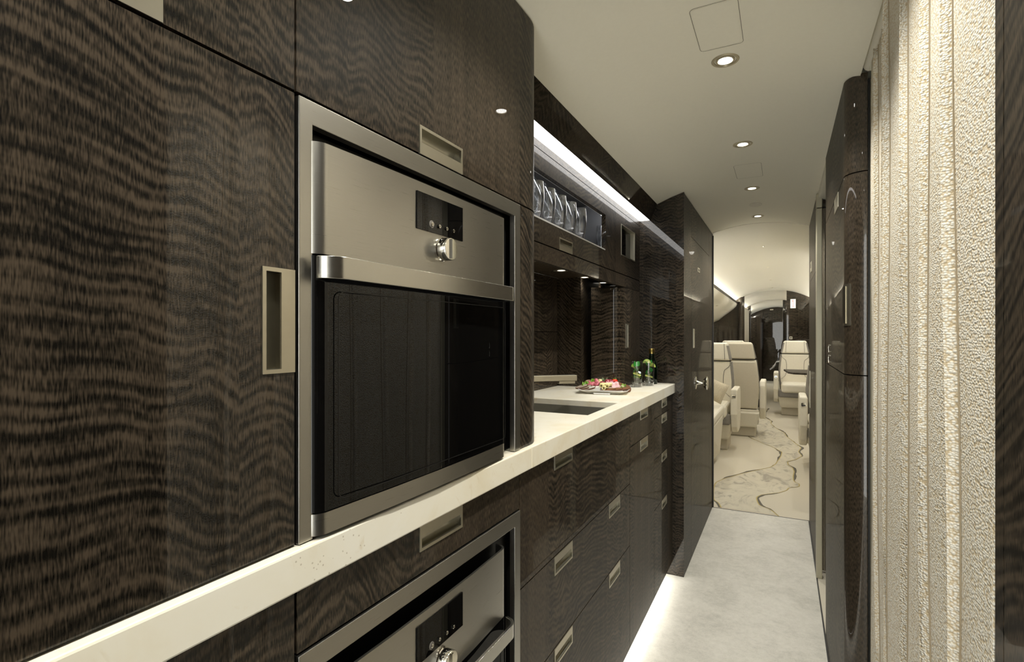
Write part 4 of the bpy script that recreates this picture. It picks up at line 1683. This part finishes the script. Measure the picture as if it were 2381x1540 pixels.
def make_seat(label):
    """local frame: sitter faces -y, origin on the floor"""
    root = thing('armchair', (0, 0, 0), label, 'seat', 'cream leather cabin seats')
    g = G()
    g.prism([(-.19, .0), (.19, .0), (.19, .13), (-.19, .13)], 'y', -.12, .24)
    g.build('pedestal', 'leather_d', root, bevel=.015, seg=3)
    g = G()
    g.mesh([(-.235, -.25, .30), (.235, -.25, .30), (.235, .33, .30), (-.235, .33, .30), (-.20, -.18, .12), (.20, -.18, .12), (.20, .30, .12), (-.20, .30, .12)],
           [(0, 1, 2, 3), (7, 6, 5, 4), (0, 4, 5, 1), (1, 5, 6, 2), (2, 6, 7, 3), (3, 7, 4, 0)])
    g.build('seat_pan', 'leather', root, bevel=.02, seg=3)
    g = G()
    g.box(-.195, .195, -.31, .16, .35, .49)
    g.build('seat_cushion', 'leather', root, bevel=.045, seg=4)
    g = G()
    g.box(-.225, .225, -.285, -.23, .285, .40)
    g.build('front_trim', 'greytrim', root, bevel=.02, seg=3)

    def yb(z):
        return .17 + (z - .42) * .16
    # backrest: side bolsters sweep in toward the head
    g = G()
    outline = [(-.205, .42), (-.222, .55), (-.222, .70), (-.198, .915), (.198, .915), (.222, .70), (.222, .55), (.205, .42)]
    n = len(outline)
    v = [(x, yb(z) - .05, z) for x, z in outline] + [(x * 1.0, yb(z) + .055, z) for x, z in outline]
    g.mesh(v, [tuple(range(n)), tuple(range(2 * n - 1, n - 1, -1))] + [(i, (i + 1) % n, n + (i + 1) % n, n + i) for i in range(n)])
    br = g.build('backrest', 'leather', root, bevel=.022, seg=3)
    g = G()
    for s_ in (-1, 1):
        pts = [(s_ * .196, .905), (s_ * .175, .86), (s_ * .128, .82), (s_ * .118, .76), (s_ * .118, .64), (s_ * .135, .58), (s_ * .19, .53)]
        g = G()
        g.tube([(x, yb(z) - .0512, z) for x, z in pts], .0022, 6)
        g.build('stitch_line', 'seam', br)
    for s_ in (-1, 1):
        pts = [(.199, .912), (.212, .80), (.222, .70), (.222, .58), (.205, .44)]
        wd = .017
        rows_ = []
        for x, z in pts:
            rows_.append([(s_ * (x - wd), yb(z) - .0535, z), (s_ * (x + .003), yb(z) - .045, z), (s_ * (x + .0035), yb(z) + .02, z)])
        g = G()
        g.grid(rows_)
        g.build('side_trim', 'greytrim', br, solid=.004)
    # headrest
    g = G()
    outline = [(-.193, .925), (-.158, 1.10), (-.15, 1.122), (.15, 1.122), (.158, 1.10), (.193, .925)]
    n = len(outline)
    v = [(x, yb(z) - .062, z) for x, z in outline] + [(x, yb(z) + .05, z) for x, z in outline]
    g.mesh(v, [tuple(range(n)), tuple(range(2 * n - 1, n - 1, -1))] + [(i, (i + 1) % n, n + (i + 1) % n, n + i) for i in range(n)])
    hr = g.build('headrest', 'leather', root, bevel=.02, seg=3)
    g = G()
    for s_ in (-1, 1):
        g = G()
        g.tube([(s_ * .122, yb(1.115) - .0635, 1.112), (s_ * .128, yb(.93) - .0635, .935)], .0016, 6)
        g.build('stitch_line', 'seam', hr)
        g = G()
        rows_ = [[(s_ * (x - .014), yb(z) - .063, z), (s_ * (x + .003), yb(z) - .055, z), (s_ * (x + .004), yb(z) + .03, z)] for x, z in ((.160, 1.09), (.193, .935))]
        g.grid(rows_)
        g.build('side_trim', 'greytrim', hr, solid=.003)
    g = G()
    g.box(-.19, .19, yb(.92) - .04, yb(.92) + .04, .914, .926)
    g.build('joint_gap', 'seam', root)
    # rear shell
    g = G()
    outline = [(-.215, .33), (-.232, .55), (-.228, .72), (-.198, .90), (.198, .90), (.228, .72), (.232, .55), (.215, .33)]
    n = len(outline)
    v = [(x, yb(z) + .05, z) for x, z in outline] + [(x * .97, yb(z) + .085, z) for x, z in outline]
    g.mesh(v, [tuple(range(n)), tuple(range(2 * n - 1, n - 1, -1))] + [(i, (i + 1) % n, n + (i + 1) % n, n + i) for i in range(n)])
    g.build('rear_shell', 'leather_d', root, bevel=.018, seg=3)
    g = G()
    outline = [(-.193, .925), (-.165, 1.09), (-.155, 1.112), (.155, 1.112), (.165, 1.09), (.193, .925)]
    n = len(outline)
    v = [(x, yb(z) + .045, z) for x, z in outline] + [(x * .98, yb(z) + .082, z) for x, z in outline]
    g.mesh(v, [tuple(range(n)), tuple(range(2 * n - 1, n - 1, -1))] + [(i, (i + 1) % n, n + (i + 1) % n, n + i) for i in range(n)])
    g.build('rear_head_shell', 'leather_d', root, bevel=.016, seg=3)
    g = G()
    g.box(-.225, .225, .20, .275, .155, .322)
    g.build('rear_kick_panel', 'leather_d', root, bevel=.012, seg=3)
    g = G()
    g.tube([(-.22, .277, .20), (.115, .277, .20), (.115, .277, .25), (.222, .277, .25)], .002, 6)
    g.build('kick_panel_line', 'seam', root)
    # armrests
    for s_ in (-1, 1):
        g = G()
        pr = [(-.30, .655), (.14, .655), (.19, .60), (.19, .34), (.10, .20), (-.14, .20), (-.24, .26), (-.29, .40)]
        x0, x1 = sorted((s_ * .228, s_ * .292))
        g.prism(pr, 'x', x0, x1)
        ar = g.build('armrest', 'leather', root, bevel=.014, seg=3)
        g = G()
        xc = (x0 + x1) / 2
        g.prism(rrect(xc - .019, xc + .019, .572, .604, .008, 4), 'y', -.3035, -.2925)
        g.prism(rrect(xc - .015, xc + .015, .577, .587, .003, 3), 'y', -.305, -.3034, 1)
        g.build('latch', ['chrome', 'black'], ar)
    return root


seat = make_seat('cream leather seat facing the camera before the right bulkhead, behind a table')
seat.location = (.17, 9.0, 0)
s2 = dup(seat, (-.70, 6.02, 0), (0, 0, math.radians(0)), 'cream leather seat facing the camera at left with a cushion')
s3 = dup(seat, (-.475, 7.05, 0), (0, 0, PI), 'cream leather seat at left turned with its back to the camera')
s4 = dup(seat, (.425, 5.6, 0), (0, 0, 0), 'cream leather seat at right mostly hidden by the dark doorway')
s5 = dup(seat, (-.70, 8.75, 0), (0, 0, 0), 'cream leather seat mostly hidden behind the turned seat')

# divan end beside the left seat
root = thing('ottoman', (-.73, 4.95, 0), 'cream leather ottoman cabinet in front of the left seat', 'ottoman')
g = G()
g.mesh([(-.98, 4.45, .44), (-.508, 4.45, .44), (-.508, 5.42, .44), (-.98, 5.42, .44), (-.98, 4.45, .06), (-.60, 4.45, .06), (-.54, 5.42, .06), (-.98, 5.42, .06)],
       [(0, 1, 2, 3), (7, 6, 5, 4), (0, 4, 5, 1), (1, 5, 6, 2), (2, 6, 7, 3), (3, 7, 4, 0)])
g.build('body', 'leather', root, bevel=.015, seg=3)
g = G()
g.box(-.98, -.504, 4.44, 5.43, .446, .525)
g.build('cushion_lid', 'leather', root, bevel=.022, seg=3)
g = G()
g.box(-.509, -.503, 5.36, 5.385, .40, .435)
g.build('latch', 'chrome', root)
dup(root, (.42, 4.78, 0), None, 'cream leather ottoman at right, mostly hidden by the dark doorway', None, (-1, 1, 1))
root['group'] = 'cream ottomans in the cabin'
# cushion
g = G()
rows_ = []
n = 14
for i in range(n + 1):
    row = []
    for j in range(n + 1):
        a, b = -1 + 2 * i / n, -1 + 2 * j / n
        k_ = (1 - a ** 4) * (1 - b ** 4)
        pin = 1 - .10 * (1 - abs(a * b)) * (abs(a) + abs(b)) * .5
        row.append((.15 * a * pin, .055 * k_, .15 * b * pin))
    rows_.append(row)
g.grid(rows_)
g.grid([[(x, -y, z) for x, y, z in r] for r in rows_])
o = g.build('cushion', 'pillow', smooth=70)
o.scale = (.66, .66, .66)
o.location = (-.615, 5.345, .582)
o.rotation_euler = (math.radians(-12), math.radians(22), math.radians(-8))
tag(o, 'beige patterned cushion leaning on the left seat', 'cushion')

# folding table in front of the right seat
root = thing('cabin_table', (.3, 8.0, 0), 'dark wood table leaf before the right facing seat', 'table')
g = G()
g.prism([(.012, 8.30), (.06, 7.72), (.12, 7.58), (.72, 7.42), (.78, 7.5), (.78, 8.35)], 'z', .705, .728)
g.build('tabletop', 'wood_c', root, bevel=.004)
g = G()
g.box(.66, .78, 7.8, 8.1, 0, .704)
g.build('leg', 'leather_d', root)
# set table with white cloth further back
root = thing('dining_table', (.3, 10.9, 0), 'table under a white cloth beyond the right bulkhead', 'table')
g = G()
g.box(-.10, .70, 10.45, 11.5, .70, .728)
g.build('tabletop', 'wood_c', root)
g = G()
g.box(.2, .4, 10.8, 11.1, 0, .699)
g.build('leg', 'wood_c', root)
g = G()
rows_ = []
for i in range(13):
    t = i / 12
    y = 10.42 + .5 * t
    rows_.append([(.3, y, .735), (-.06, y, .735), (-.105, y, .725), (-.125 - .02 * math.sin(t * 16), y, .66), (-.15 - .045 * (1 - t) - .02 * math.sin(t * 16), y, .585 + .04 * t + .015 * math.sin(t * 9))])
g.grid(rows_)
tag(g.build('tablecloth', 'cloth', smooth=70, solid=.004), 'white cloth with a hanging corner beyond the right seat', 'tablecloth')

for i, y in enumerate((4.9, 6.4, 7.9, 9.2)):  # pin lights added to brighten the overhead panels and cabin floor
    downlight(-.147, y, ceil_z(-.147) - .001, ['first', 'second', 'third', 'fourth'][i] + ' pin light added as fill in the cabin headliner, counted from the galley', r=.011, power=P_PIN_FILL, group='added fill pin lights in the cabin headliner', size=165)
# reading lights set into the overhead panels
for sgn, nm in ((-1, 'left'), (1, 'right')):
    for i, y in enumerate((4.75, 6.15, 7.55, 8.95)):
        x = -.80 if sgn < 0 else -.294 + .80
        root = downlight(x, y, 1.6045, ['first', 'second', 'third', 'fourth'][i] + ' small reading light from the galley, in the %s overhead panel' % nm, r=.022, lens='lens_dim', power=P_CABIN, group='reading lights in the overhead panels', size=120)
        for ch in root.children:
            if ch.type == 'LIGHT':
                ch.location = (-sgn * .02, 0, -.012)
                ch.rotation_euler = (0, sgn * .35, 0)
